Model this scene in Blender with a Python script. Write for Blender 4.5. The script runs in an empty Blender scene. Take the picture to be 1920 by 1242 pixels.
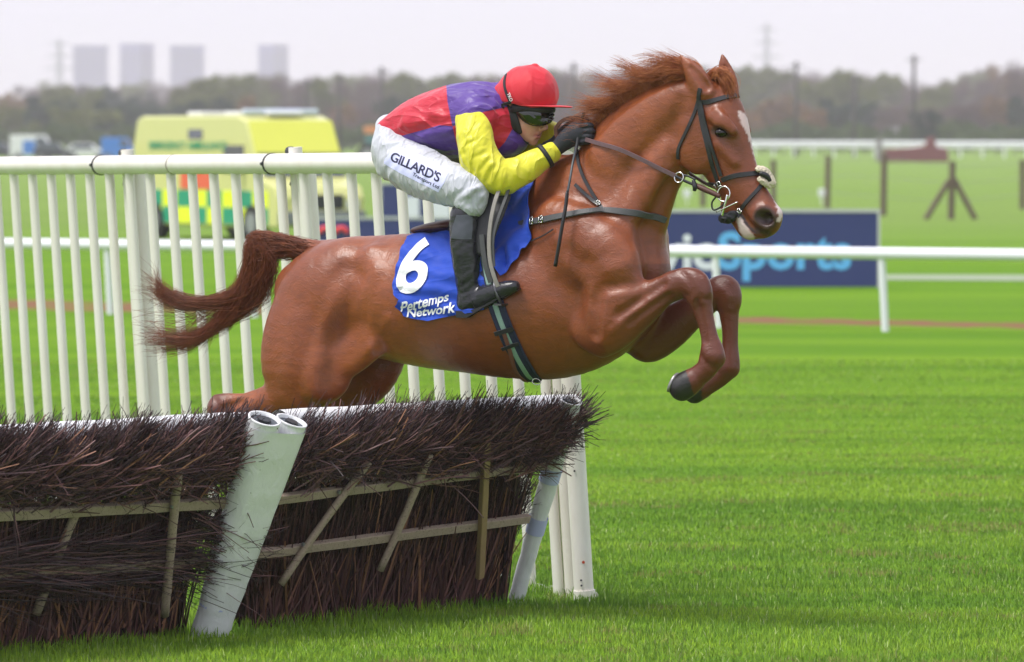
import bpy, bmesh, math, random
import numpy as np
from mathutils import Vector, Matrix
from mathutils.bvhtree import BVHTree

# ---------------------------------------------------------------- camera
S = bpy.context.scene
COL = S.collection
CAM_H = 2.2
FPX = 11200.0                       # focal length in pixels of the 1920 px photograph (210 mm)
PITCH = math.atan(371.0 / FPX)
cam_d = bpy.data.cameras.new('camera')
cam = bpy.data.objects.new('camera', cam_d)
COL.objects.link(cam)
cam_d.sensor_width = 36.0
cam_d.lens = 36.0 * FPX / 1920.0
cam.location = (0, 0, CAM_H)
cam.rotation_euler = (math.pi / 2 - PITCH, 0, 0)
cam_d.clip_start = 1.0
cam_d.clip_end = 30000
cam_d.dof.use_dof = True
cam_d.dof.focus_distance = 26.7
cam_d.dof.aperture_fstop = 5.2
S.camera = cam

# ---------------------------------------------------------------- sky, sun, exposure
SUN_EL, SUN_AZ = math.radians(63), math.radians(244)     # azimuth clockwise from +Y
w = bpy.data.worlds.new('World')
S.world = w
w.use_nodes = True
nt = w.node_tree
bg = nt.nodes['Background']
sky = nt.nodes.new('ShaderNodeTexSky')
sky.sky_type = 'NISHITA'
sky.sun_disc = False
sky.sun_elevation = SUN_EL
sky.sun_rotation = SUN_AZ
sky.air_density = 1.5
sky.dust_density = 4.0
mul = nt.nodes.new('ShaderNodeVectorMath'); mul.operation = 'SCALE'
mul.inputs['Scale'].default_value = 0.10
nt.links.new(sky.outputs[0], mul.inputs[0])
mixn = nt.nodes.new('ShaderNodeMix'); mixn.data_type = 'RGBA'
mixn.inputs['Factor'].default_value = 0.88                 # closed cloud cover over the clear sky
mixn.inputs['B'].default_value = (0.440, 0.436, 0.500, 1)
nt.links.new(mul.outputs[0], mixn.inputs['A'])
nt.links.new(mixn.outputs['Result'], bg.inputs['Color'])
bg.inputs['Strength'].default_value = 1.0

sun_d = bpy.data.lights.new('sun', 'SUN')
sun_d.energy = 1.5
sun_d.angle = math.radians(18)
sun_d.color = (1.0, 0.97, 0.92)
sun = bpy.data.objects.new('sun', sun_d)
COL.objects.link(sun)
_sd = Vector((math.sin(SUN_AZ) * math.cos(SUN_EL), math.cos(SUN_AZ) * math.cos(SUN_EL), math.sin(SUN_EL)))
sun.rotation_euler = _sd.to_track_quat('Z', 'Y').to_euler()
sun.location = _sd * 50

S.view_settings.view_transform = 'Standard'
S.view_settings.look = 'None'
S.view_settings.gamma = 1.0
S.view_settings.use_curve_mapping = False
S.view_settings.exposure = 1.24
S.render.engine = 'CYCLES'
S.cycles.max_bounces = 8
S.cycles.volume_bounces = 1
S.cycles.transparent_max_bounces = 12

# ---------------------------------------------------------------- helpers: tagging
def tag(o, label=None, cat=None, group=None, kind=None):
    if label: o['label'] = label
    if cat: o['category'] = cat
    if group: o['group'] = group
    if kind: o['kind'] = kind
    return o

def empty(name, loc=(0, 0, 0), rz=0.0, label=None, cat=None, group=None):
    o = bpy.data.objects.new(name, None)
    COL.objects.link(o)
    o.empty_display_size = 0.2
    o.location = loc
    o.rotation_euler = (0, 0, rz)
    return tag(o, label, cat, group)

def mesh_obj(name, verts, faces, mat=None, parent=None, smooth=False, mats=None, fmat=None):
    me = bpy.data.meshes.new(name)
    me.from_pydata([tuple(v) for v in verts], [], [tuple(f) for f in faces])
    for m in (mats or ([mat] if mat else [])):
        me.materials.append(m)
    if fmat is not None:
        me.polygons.foreach_set('material_index', np.asarray(fmat, dtype=np.int32))
    if smooth:
        me.polygons.foreach_set('use_smooth', np.ones(len(me.polygons), dtype=bool))
    me.update()
    o = bpy.data.objects.new(name, me)
    COL.objects.link(o)
    if parent: o.parent = parent
    return o

def np_mesh(name, V, F, mat=None, parent=None, smooth=True, mats=None, fmat=None):
    """fast mesh from numpy arrays; F is (n,3) or (n,4)"""
    me = bpy.data.meshes.new(name)
    V = np.ascontiguousarray(V, dtype=np.float32); F = np.ascontiguousarray(F, dtype=np.int32)
    n, k = F.shape
    me.vertices.add(len(V)); me.vertices.foreach_set('co', V.ravel())
    me.loops.add(n * k); me.loops.foreach_set('vertex_index', F.ravel())
    me.polygons.add(n)
    me.polygons.foreach_set('loop_start', np.arange(0, n * k, k, dtype=np.int32))
    for m in (mats or ([mat] if mat else [])):
        me.materials.append(m)
    if fmat is not None:
        me.polygons.foreach_set('material_index', np.asarray(fmat, dtype=np.int32))
    me.polygons.foreach_set('use_smooth', np.full(n, bool(smooth)))
    me.update(calc_edges=True)
    o = bpy.data.objects.new(name, me)
    COL.objects.link(o)
    if parent: o.parent = parent
    return o

class MB:
    """collects boxes, tubes, prisms into one mesh"""
    def __init__(s): s.v = []; s.f = []; s.m = []
    def add(s, V, F, m=0):
        b = len(s.v)
        s.v += [tuple(x) for x in V]
        s.f += [tuple(i + b for i in f) for f in F]
        s.m += [m] * len(F)
    def box(s, x0, x1, y0, y1, z0, z1, m=0, M=None):
        V = [(x, y, z) for x in (x0, x1) for y in (y0, y1) for z in (z0, z1)]
        if M is not None: V = [tuple(M @ Vector(v)) for v in V]
        F = [(0, 1, 3, 2), (4, 6, 7, 5), (0, 4, 5, 1), (2, 3, 7, 6), (0, 2, 6, 4), (1, 5, 7, 3)]
        s.add(V, F, m)
    def tube(s, pts, r, n=10, m=0, caps=True, flat=1.0, ref=None):
        pts = [Vector(p) for p in pts]
        rs = r if hasattr(r, '__len__') else [r] * len(pts)
        V = []; F = []
        up = Vector(ref) if ref else None
        prev = None
        for i, p in enumerate(pts):
            t = (pts[min(i + 1, len(pts) - 1)] - pts[max(i - 1, 0)]).normalized()
            if prev is None:
                a = up or (Vector((0, 0, 1)) if abs(t.z) < 0.9 else Vector((1, 0, 0)))
            else: a = up or prev
            x = (a - t * a.dot(t)).normalized(); y = t.cross(x); prev = x
            for k in range(n):
                an = 2 * math.pi * k / n
                V.append(p + x * math.cos(an) * rs[i] + y * math.sin(an) * rs[i] * flat)
        for i in range(len(pts) - 1):
            for k in range(n):
                a = i * n + k; b = i * n + (k + 1) % n
                F.append((a, b, b + n, a + n))
        if caps:
            F.append(tuple(range(n))[::-1]); F.append(tuple((len(pts) - 1) * n + k for k in range(n)))
        s.add(V, F, m)
    def prism(s, outline, y0, y1, m=0, M=None):
        """outline of (x,z) points extruded along y"""
        n = len(outline)
        V = [(x, y0, z) for x, z in outline] + [(x, y1, z) for x, z in outline]
        if M is not None: V = [tuple(M @ Vector(v)) for v in V]
        F = [tuple(range(n))[::-1], tuple(range(n, 2 * n))] + [(i, (i + 1) % n, n + (i + 1) % n, n + i) for i in range(n)]
        s.add(V, F, m)
    def build(s, name, mat=None, parent=None, smooth=False, mats=None, bevel=0, autosmooth=None):
        o = mesh_obj(name, s.v, s.f, mat, parent, smooth, mats, s.m if mats else None)
        if bevel:
            b = o.modifiers.new('bevel', 'BEVEL'); b.width = bevel; b.segments = 2; b.limit_method = 'ANGLE'
            b.angle_limit = math.radians(40)
        if autosmooth:
            for e in o.data.edges: pass
            o.data.polygons.foreach_set('use_smooth', np.ones(len(o.data.polygons), dtype=bool))
            o.data.set_sharp_from_angle(angle=math.radians(autosmooth))
        return o

def dup_tree(o, parent=None):
    c = o.copy(); COL.objects.link(c); c.parent = parent
    for ch in list(o.children): dup_tree(ch, c)
    return c

# ---------------------------------------------------------------- helpers: pixels of the photograph to places
CO = np.array([0, 0, CAM_H]); CF = np.array([0, math.cos(PITCH), -math.sin(PITCH)])
CU = np.array([0, math.sin(PITCH), math.cos(PITCH)]); CR = np.array([1.0, 0, 0])
def ray(px, py): return CF + (px - 960) / FPX * CR + (621 - py) / FPX * CU
def at(px, py, Y):
    d = ray(px, py); return CO + d * (Y / d[1])
def ground_at(px, py):
    d = ray(px, py); return CO + d * (-CAM_H / d[2])
def depth_of(py):                    # distance of the ground seen at row py
    return ground_at(960, py)[1]

YAW = math.radians(27)
HO = np.array([0.0, 26.8, 0.0])
HF = np.array([math.cos(YAW), -math.sin(YAW), 0]); HL = np.array([math.sin(YAW), math.cos(YAW), 0])  # forward, left (away from the camera)
def hp(px, py, s=0.0):
    """pixel + lateral offset s (towards the camera) -> horse frame (forward, left, up)"""
    d = ray(px, py); n = HL
    t = (np.dot(HO - n * s - CO, n)) / np.dot(d, n)
    P = CO + d * t - HO
    return (float(P @ HF), float(P @ HL), float(P[2]))
HPX = FPX / 26.8
def hw(p): return HO + HF * p[0] + HL * p[1] + np.array([0, 0, p[2]])
def to_px(u, v, z):
    """vectorised horse frame -> pixel"""
    X = HO[0] + HF[0] * u + HL[0] * v; Y = HO[1] + HF[1] * u + HL[1] * v; Z = z - CAM_H
    d = Y * CF[1] + Z * CF[2]
    return 960 + FPX * X / d, 621 - FPX * (Y * CU[1] + Z * CU[2]) / d

def catmull(P, n=6):
    P = [np.array(p, dtype=float) for p in P]
    out = []
    for i in range(len(P) - 1):
        p0 = P[max(i - 1, 0)]; p1 = P[i]; p2 = P[i + 1]; p3 = P[min(i + 2, len(P) - 1)]
        for k in range(n):
            t = k / n
            out.append(0.5 * ((2 * p1) + (-p0 + p2) * t + (2 * p0 - 5 * p1 + 4 * p2 - p3) * t * t + (-p0 + 3 * p1 - 3 * p2 + p3) * t ** 3))
    out.append(P[-1])
    return out

# ---------------------------------------------------------------- helpers: sculpting by distance field
class Field:
    def __init__(s, lo, hi, h):
        s.h = h; s.lo = np.array(lo, float)
        s.n = np.ceil((np.array(hi) - s.lo) / h).astype(int) + 1
        s.ax = [(s.lo[i] + h * np.arange(s.n[i])).astype(np.float32) for i in range(3)]
        s.D = np.full(tuple(s.n), 0.3, dtype=np.float32)
    def _win(s, lo, hi):
        a = np.maximum(np.floor((np.array(lo) - s.lo) / s.h).astype(int), 0)
        b = np.minimum(np.ceil((np.array(hi) - s.lo) / s.h).astype(int) + 1, s.n)
        return a, b
    def tube_field(s, st, sub=4, margin=0.07):
        """stations (x,y,z,a,b): a = half thickness in the x-z plane, b = half width across"""
        st = [np.array(q, float) for q in st]
        P = catmull(st, sub) if len(st) > 1 and sub > 1 else st
        if len(P) == 1: P = [P[0], P[0] + np.array([1e-4, 0, 0, 0, 0])]
        rmax = max(max(p[3], p[4]) for p in P) + margin
        lo = np.min([p[:3] for p in P], 0) - rmax; hi = np.max([p[:3] for p in P], 0) + rmax
        A, B = s._win(lo, hi)
        T = np.full(tuple(B - A), 0.3, dtype=np.float32)
        Sx = np.array([0, 1.0, 0])
        for p, q in zip(P[:-1], P[1:]):
            r = max(p[3], p[4], q[3], q[4]) + margin
            a, b = s._win(np.minimum(p[:3], q[:3]) - r, np.maximum(p[:3], q[:3]) + r)
            X = s.ax[0][a[0]:b[0], None, None]; Y = s.ax[1][None, a[1]:b[1], None]; Z = s.ax[2][None, None, a[2]:b[2]]
            d = q[:3] - p[:3]; L2 = max(float(d @ d), 1e-12); t = d / math.sqrt(L2)
            sx = Sx - t * (Sx @ t)
            sx = sx / np.linalg.norm(sx) if np.linalg.norm(sx) > 1e-3 else np.array([0, 0, 1.0])
            nn = np.cross(sx, t)
            qx, qy, qz = X - p[0], Y - p[1], Z - p[2]
            tt = np.clip((qx * d[0] + qy * d[1] + qz * d[2]) / L2, 0, 1)
            ra = p[3] + (q[3] - p[3]) * tt; rb = p[4] + (q[4] - p[4]) * tt
            qx = qx - d[0] * tt; qy = qy - d[1] * tt; qz = qz - d[2] * tt
            dn = (qx * nn[0] + qy * nn[1] + qz * nn[2]) / ra
            ds = (qx * sx[0] + qy * sx[1] + qz * sx[2]) / rb
            rc = (ra + rb) * 0.5
            dt = (qx * t[0] + qy * t[1] + qz * t[2]) / rc
            k0 = np.sqrt(dn * dn + ds * ds + dt * dt)
            k1 = np.sqrt((dn / ra) ** 2 + (ds / rb) ** 2 + (dt / rc) ** 2) + 1e-6
            dd = (k0 * (k0 - 1) / k1).astype(np.float32)
            sl = tuple(slice(a[i] - A[i], b[i] - A[i]) for i in range(3))
            T[sl] = np.minimum(T[sl], dd)
        return A, B, T
    def add(s, st, k=0.03, sub=4):
        A, B, T = s.tube_field(st, sub)
        sl = tuple(slice(A[i], B[i]) for i in range(3))
        D = s.D[sl]
        if k > 0:
            h = np.clip(0.5 + 0.5 * (D - T) / k, 0, 1)
            s.D[sl] = D * (1 - h) + T * h - k * h * (1 - h)
        else: s.D[sl] = np.minimum(D, T)
    def cut(s, st, k=0.015, sub=4, depth=None):
        A, B, T = s.tube_field(st, sub)
        sl = tuple(slice(A[i], B[i]) for i in range(3))
        D = s.D[sl]; T = -T
        h = np.clip(0.5 - 0.5 * (D - T) / k, 0, 1)
        s.D[sl] = D * (1 - h) + T * h + k * h * (1 - h)
    def groove(s, st, depth=0.01, sub=5, width=0.03):
        """presses a soft furrow (depth>0) or raises a soft ridge (depth<0) along a path; station radii ignored"""
        st = [tuple(q[:3]) + (width, width) for q in st]
        A, B, T = s.tube_field(st, sub)
        sl = tuple(slice(A[i], B[i]) for i in range(3))
        w = np.clip(1 - (T + width) / (2 * width), 0, 1)
        w = w * w * (3 - 2 * w)
        s.D[sl] += depth * w
    def mesh(s):
        D = s.D
        nx, ny, nz = D.shape
        I = D < 0
        c = I[:-1, :-1, :-1].astype(np.int8)
        for dx, dy, dz in [(1,0,0),(0,1,0),(0,0,1),(1,1,0),(1,0,1),(0,1,1),(1,1,1)]:
            c = c + I[dx:nx - 1 + dx, dy:ny - 1 + dy, dz:nz - 1 + dz]
        act = np.argwhere((c > 0) & (c < 8))
        idx = np.full(c.shape, -1, dtype=np.int32)
        idx[act[:, 0], act[:, 1], act[:, 2]] = np.arange(len(act))
        acc = np.zeros((len(act), 3)); cnt = np.zeros(len(act))
        cor = [(x, y, z) for x in (0, 1) for y in (0, 1) for z in (0, 1)]
        for a in cor:
            for ax in range(3):
                if a[ax]: continue
                b = list(a); b[ax] = 1
                va = D[act[:, 0] + a[0], act[:, 1] + a[1], act[:, 2] + a[2]].astype(float)
                vb = D[act[:, 0] + b[0], act[:, 1] + b[1], act[:, 2] + b[2]].astype(float)
                m = (va < 0) != (vb < 0)
                t = np.where(m, va / np.where(m, va - vb, 1), 0)
                p = np.tile(np.array(a, float), (len(act), 1)); p[:, ax] += t
                acc[m] += p[m]; cnt[m] += 1
        V = s.lo + s.h * (act + acc / cnt[:, None])
        Q = []
        for ax in range(3):
            o1, o2 = [(1, 2), (2, 0), (0, 1)][ax]
            sl0 = [slice(1, -1)] * 3; sl1 = [slice(1, -1)] * 3
            sl0[ax] = slice(0, -1); sl1[ax] = slice(1, None)
            a = I[tuple(sl0)]; b = I[tuple(sl1)]
            e = np.argwhere(a != b)
            if not len(e): continue
            fl = a[e[:, 0], e[:, 1], e[:, 2]]
            off = np.ones(3, int); off[ax] = 0
            g = e + off
            def cell(d1, d2):
                q = g.copy(); q[:, o1] -= d1; q[:, o2] -= d2
                return idx[q[:, 0], q[:, 1], q[:, 2]]
            q = np.stack([cell(1, 1), cell(0, 1), cell(0, 0), cell(1, 0)], 1)
            q[~fl] = q[~fl][:, ::-1]
            Q.append(q)
        return V, np.concatenate(Q)
    def build(s, name, mat=None, parent=None, relax=0):
        V, F = s.mesh()
        for _ in range(relax):
            acc = np.zeros_like(V); cnt = np.zeros(len(V))
            for i in range(4):
                np.add.at(acc, F[:, i], V[F[:, (i + 1) % 4]]); np.add.at(cnt, F[:, i], 1)
            V = 0.5 * V + 0.5 * acc / np.maximum(cnt, 1)[:, None]
        return np_mesh(name, V, F, mat, parent), V, F

def set_attr(me, name, vals):
    a = me.attributes.new(name, 'FLOAT', 'POINT'); a.data.foreach_set('value', np.asarray(vals, dtype=np.float32))

def bvh_of(V, F): return BVHTree.FromPolygons([tuple(v) for v in V], [tuple(int(i) for i in f) for f in F])

# ---------------------------------------------------------------- helpers: materials
class NT:
    def __init__(s, name):
        s.mat = bpy.data.materials.new(name); s.mat.use_nodes = True
        s.t = s.mat.node_tree; s.b = s.t.nodes['Principled BSDF']
    def n(s, typ, **kw):
        x = s.t.nodes.new('ShaderNode' + typ)
        for k, v in kw.items():
            if k in x.inputs: x.inputs[k].default_value = v
            else: setattr(x, k, v)
        return x
    def l(s, a, b): s.t.links.new(a, b)
    def coords(s, kind='Object', scale=(1, 1, 1), rot=(0, 0, 0)):
        c = s.n('TexCoord'); m = s.n('Mapping'); m.inputs['Scale'].default_value = scale; m.inputs['Rotation'].default_value = rot
        s.l(c.outputs[kind], m.inputs['Vector']); return m.outputs['Vector']
    def noise(s, vec, scale, detail=4, rough=0.55, dist=0.0):
        x = s.n('TexNoise'); x.inputs['Scale'].default_value = scale; x.inputs['Detail'].default_value = detail
        x.inputs['Roughness'].default_value = rough; x.inputs['Distortion'].default_value = dist
        if vec is not None: s.l(vec, x.inputs['Vector'])
        return x.outputs['Fac']
    def ramp(s, fac, stops):
        r = s.n('ValToRGB'); e = r.color_ramp.elements
        while len(e) < len(stops): e.new(0.5)
        for q, (p, c) in zip(e, stops):
            q.position = p; q.color = (c[0], c[1], c[2], 1) if hasattr(c, '__len__') else (c, c, c, 1)
        s.l(fac, r.inputs['Fac']); return r.outputs['Color']
    def mix(s, fac, a, b, blend='MIX'):
        m = s.n('Mix', data_type='RGBA', blend_type=blend)
        for key, val in (('Factor', fac), ('A', a), ('B', b)):
            sock = [i for i in m.inputs if i.name == key and (i.type == ('VALUE' if key == 'Factor' else 'RGBA'))][0]
            if hasattr(val, 'links'): s.l(val, sock)
            elif key == 'Factor': sock.default_value = val
            else: sock.default_value = (*val[:3], 1)
        return [o for o in m.outputs if o.type == 'RGBA'][0]
    def math(s, op, a, b=0.0, clamp=False):
        m = s.n('Math', operation=op, use_clamp=clamp)
        for i, v in enumerate((a, b)):
            if hasattr(v, 'links'): s.l(v, m.inputs[i])
            else: m.inputs[i].default_value = v
        return m.outputs[0]
    def attr(s, name): return s.n('Attribute', attribute_name=name).outputs['Fac']
    def bump(s, h, strength=0.3, dist=0.01, normal=None):
        b = s.n('Bump'); b.inputs['Strength'].default_value = strength; b.inputs['Distance'].default_value = dist
        s.l(h, b.inputs['Height'])
        if normal is not None: s.l(normal, b.inputs['Normal'])
        return b.outputs['Normal']
    def set(s, **kw):
        for k, v in kw.items():
            k = k.replace('_', ' ')
            k = {'Base Color': 'Base Color', 'Coat Weight': 'Coat Weight'}.get(k, k)
            if hasattr(v, 'links'): s.l(v, s.b.inputs[k])
            else:
                s.b.inputs[k].default_value = (*v, 1) if (hasattr(v, '__len__') and len(v) == 3) else v
        return s

def plain(name, col, rough=0.6, var=0.12, scale=30, bump=0.0, bscale=60, bdist=0.003, **kw):
    m = NT(name); v = m.coords()
    n = m.noise(v, scale)
    c = m.mix(n, [x * (1 - var) for x in col], [min(x * (1 + var), 1) for x in col])
    m.set(Base_Color=c, Roughness=rough, **kw)
    if bump: m.set(Normal=m.bump(m.noise(v, bscale), bump, bdist))
    return m.mat
# ================================================================ ground
rng0 = np.random.default_rng(3)
def struct(o): o['kind'] = 'structure'; return o
GM = NT('turf')
_v = GM.coords()
_n1 = GM.noise(GM.coords(scale=(.05, .42, 1)), 1.0, 5, .68)            # long mown streaks across the course
_n2 = GM.noise(GM.coords(scale=(.5, 1.6, 1)), 2.2, 4, .6)
_n3 = GM.noise(_v, 38, 3, .65)
_c = GM.mix(GM.ramp(_n1, [(.38, 0.), (.62, 1.)]), (.110, .245, .016), (.215, .365, .026))
_c = GM.mix(GM.math('MULTIPLY', GM.ramp(_n2, [(.35, 0.), (.75, 1.)]), .5), _c, (.115, .265, .018))
_c = GM.mix(GM.math('MULTIPLY', _n3, .30), _c, (.030, .110, .008))
_n4 = GM.noise(GM.coords(scale=(.02, .05, 1)), 1.0, 3)
_c = GM.mix(GM.math('MULTIPLY', GM.ramp(_n4, [(.4, 0.), (.65, 1.)]), .35), _c, (.17, .29, .035))
_sp0 = GM.n('SeparateXYZ'); GM.l(_v, _sp0.inputs[0])
_far = GM.math('MULTIPLY', GM.math('SUBTRACT', _sp0.outputs[1], 100.0), .02, True)          # rougher, paler pasture inside the course
_c = GM.mix(GM.math('MULTIPLY', _far, .75), _c, GM.mix(GM.noise(GM.coords(scale=(.05, .12, 1)), 1.0, 4), (.15, .23, .055), (.24, .33, .09)))
# worn earth line along the running rail
_sep = GM.n('SeparateXYZ'); GM.l(_v, _sep.inputs[0])
def _edge(px, py): g = ground_at(px, py); return g
_a, _b = _edge(0, 571), _edge(1920, 611)
_sl = (_b[1] - _a[1]) / (_b[0] - _a[0]); 
_w = GM.math('SUBTRACT', GM.math('SUBTRACT', _sep.outputs[1], _a[1]), GM.math('MULTIPLY', GM.math('SUBTRACT', _sep.outputs[0], _a[0]), _sl))
_wob = GM.math('MULTIPLY', GM.math('SUBTRACT', GM.noise(GM.coords(scale=(1.4, .5, 1)), 1.0, 4, .7), .5), 2.6)
_wd = GM.math('ADD', 1.75, GM.math('MULTIPLY', _sep.outputs[0], -.085))
_dirt = GM.math('MULTIPLY', GM.math('SUBTRACT', _wd, GM.math('ABSOLUTE', GM.math('ADD', _w, _wob))), 1.6, True)
_dirt = GM.math('MULTIPLY', _dirt, GM.ramp(GM.noise(GM.coords(scale=(1.2, .4, 1)), 1.3, 5, .8), [(.30, .25), (.55, .95)]))
_c = GM.mix(_dirt, _c, (.26, .115, .085))
GM.set(Base_Color=_c, Roughness=1.0)
GM.b.inputs['Specular IOR Level'].default_value = .02
GM.set(Normal=GM.bump(GM.noise(_v, 45, 4, .7), .9, .03))
struct(mesh_obj('ground', [(-1200, -4, 0), (1200, -4, 0), (1200, 5000, 0), (-1200, 5000, 0)], [(0, 1, 2, 3)], GM.mat))
PATHM = plain('pale_track', (.24, .29, .19), .95, .1, 2)
_p = [ground_at(1100, 521), ground_at(2100, 529), ground_at(2100, 517), ground_at(1100, 514)]
struct(mesh_obj('path', [(p[0], p[1], .006) for p in _p], [(0, 1, 2, 3)], PATHM))

# standing grass: one object of blades
def grass_field():
    rng = np.random.default_rng(8)
    XS = []; YS = []
    for y0, y1, dens in ((22.6, 26, 3400), (26, 29, 3000), (29, 33, 2300), (33, 38, 1700), (38, 44, 1100), (44, 50, 620), (50, 58, 300)):
        w0 = 0.086 * y1 + (1.7 if y1 < 34 else 1.0 if y1 < 45 else .5)
        n = int((y1 - y0) * 2 * w0 * dens)
        XS.append(rng.uniform(-w0, w0, n)); YS.append(rng.uniform(y0, y1, n))
    x = np.concatenate(XS); y = np.concatenate(YS); n = len(x)
    def vn(x, y, s, seed):      # cheap smooth value noise
        r = np.random.default_rng(seed).uniform(0, 1, (256, 256))
        u, v = x / s + 100, y / s + 100
        i, j = np.floor(u).astype(int), np.floor(v).astype(int); f, g = u - i, v - j
        f = f * f * (3 - 2 * f); g = g * g * (3 - 2 * g)
        R = lambda a, b: r[a % 256, b % 256]
        return (R(i, j) * (1 - f) + R(i + 1, j) * f) * (1 - g) + (R(i, j + 1) * (1 - f) + R(i + 1, j + 1) * f) * g
    big = vn(x * .55, y, .8, 1) * .55 + vn(x, y, .22, 2) * .45
    mown = vn(x * .07, y, .9, 4) * .45 + vn(x * .22, y, .3, 5) * .30 + vn(x * .6, y, .12, 6) * .25
    h = (.013 + .026 * big) * rng.uniform(.5, 1.35, n) * np.clip(1.25 - (y - 24) * .035, .6, 1.25)
    # longer tufts against the hurdle and the wing
    def seg_d(a, b):
        ax, ay = a; bx, by = b; dx, dy = bx - ax, by - ay
        t = np.clip(((x - ax) * dx + (y - ay) * dy) / (dx * dx + dy * dy), 0, 1)
        return np.hypot(x - ax - t * dx, y - ay - t * dy)
    near = np.minimum(seg_d((-2.8, 24.5), (.04, 28)), seg_d((.45, 27.8), (-3.1, 35.4)))
    nb = np.clip(1 - near / .30, 0, 1)
    h *= 1 + 1.5 * nb
    ang = rng.uniform(0, 2 * math.pi, n); wd = rng.uniform(.0014, .0032, n) * (1 + (y - 24) * .035)
    lean = rng.normal(0, .42, n) * h; la = rng.uniform(0, 2 * math.pi, n)
    lx, ly = np.cos(la) * lean, np.sin(la) * lean
    dx, dy = np.cos(ang) * wd, np.sin(ang) * wd
    z0 = np.full(n, -.002)
    P = np.empty((n, 5, 3), dtype=np.float32)
    P[:, 0] = np.stack([x - dx, y - dy, z0], 1); P[:, 1] = np.stack([x + dx, y + dy, z0], 1)
    P[:, 2] = np.stack([x + dx * .8 + lx * .35, y + dy * .8 + ly * .35, h * .58], 1)
    P[:, 3] = np.stack([x - dx * .8 + lx * .35, y - dy * .8 + ly * .35, h * .58], 1)
    P[:, 4] = np.stack([x + lx, y + ly, h], 1)
    b = np.arange(n)[:, None] * 5
    T = np.concatenate([b + np.array([[0, 1, 2]]), b + np.array([[0, 2, 3]]), b + np.array([[3, 2, 4]])])
    o = np_mesh('grass', P.reshape(-1, 3), T, None, None, False)
    r = rng.uniform(0, 1, n)
    set_attr(o.data, 'rnd', np.repeat(r, 5)); set_attr(o.data, 'mown', np.repeat(np.clip(mown * 1.1 + rng.normal(0, .07, n), 0, 1), 5))
    dry = np.clip((vn(x * .7, y * 1.3, .16, 9) * .6 + vn(x * .5, y, .5, 10) * .4 - .66) * 9, 0, 1) * (rng.uniform(0, 1, n) < .75)
    set_attr(o.data, 'dry', np.repeat(dry, 5))
    set_attr(o.data, 'tip', np.tile(np.array([0, 0, .55, .55, 1.]), n))
    m = NT('grass_blade')
    c = m.mix(m.ramp(m.attr('mown'), [(.34, 0.), (.66, 1.)]), (.135, .285, .020), (.340, .530, .040))
    c = m.mix(m.ramp(m.attr('rnd'), [(.0, 0.), (1., .85)]), c, (.125, .245, .040))
    c = m.mix(m.ramp(m.attr('rnd'), [(.94, 0.), (.985, .8)]), c, (.50, .60, .24))
    c = m.mix(m.math('MULTIPLY', m.attr('dry'), .75), c, (.27, .25, .085))
    m.set(Base_Color=c, Roughness=.55); m.b.inputs['Specular IOR Level'].default_value = .06
    gn = m.n('NewGeometry'); v1 = m.n('VectorMath', operation='SCALE'); v1.inputs['Scale'].default_value = .55; m.l(gn.outputs['Normal'], v1.inputs[0])
    v2 = m.n('VectorMath', operation='ADD'); m.l(v1.outputs[0], v2.inputs[0]); v2.inputs[1].default_value = (0, 0, .8)
    v3 = m.n('VectorMath', operation='NORMALIZE'); m.l(v2.outputs[0], v3.inputs[0]); m.set(Normal=v3.outputs[0])
    out = m.t.nodes['Material Output']
    tr = m.n('BsdfTranslucent'); m.l(c, tr.inputs['Color'])
    mx = m.n('MixShader'); mx.inputs[0].default_value = .35
    m.l(m.b.outputs[0], mx.inputs[1]); m.l(tr.outputs[0], mx.inputs[2]); m.l(mx.outputs[0], out.inputs['Surface'])
    o.data.materials.append(m.mat)
    o['kind'] = 'stuff'; o['label'] = 'short bright green turf grass around the hurdle'; o['category'] = 'grass'
    return o
grass_field()

# ================================================================ white plastic wing of pickets beside the hurdle
PLA = NT('white_plastic'); _v = PLA.coords()
_c = PLA.mix(PLA.ramp(PLA.noise(PLA.coords(scale=(1, 1, .35)), 7, 4, .6), [(.3, 0.), (.75, 1.)]), (.80, .775, .73), (.70, .655, .58))
_c = PLA.mix(PLA.ramp(PLA.noise(_v, 70, 3, .7), [(.70, 0.), (.80, .55)]), _c, (.30, .22, .16))
_sz = PLA.n('SeparateXYZ'); PLA.l(PLA.n('NewGeometry').outputs['Position'], _sz.inputs[0])
PLA.set(Base_Color=_c, Roughness=.42, Normal=PLA.bump(PLA.noise(_v, 12, 3), .12, .006))
BLP = plain('black_plastic', (.020, .022, .026), .45, .2, 60)
WA = np.array([.3425, 28.0, 0]); WB_ = np.array([-3.026, 35.3, 0])
WD = WB_ - WA; WLEN = np.linalg.norm(WD); WDn = WD / WLEN
WPERP = np.array([-.907, -.42, 0])
WU = WPERP * .068 + np.array([0, 0, 1.0]); WU /= np.linalg.norm(WU)
def wpt(t, h, off=0.0): return WA + WD * t + WU * h - WPERP * off       # off: behind the picket line (track side away)
def px_of(p):
    r = np.array(p) - CO; d = r @ CF
    return 960 + FPX * (r @ CR) / d, 621 - FPX * (r @ CU) / d
def t_for(px, h):
    lo, hi = -.3, 1.6
    for _ in range(50):
        m = (lo + hi) / 2
        if px_of(wpt(m, h))[0] > px: lo = m
        else: hi = m
    return (lo + hi) / 2
def rail_h(t):           # height of the top rail along the lean
    t0, t1 = t_for(26, 2.0), t_for(700, 2.0)
    return 2.055 + (2.016 - 2.055) * (t - t1) / (t0 - t1)
wing = empty('picket_wing', tuple(WA), 0, 'tall white plastic picket wing running away to the left behind the hurdle', 'fence', None)
def local(P, o): return [Vector(p) - o.location for p in P]
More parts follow.
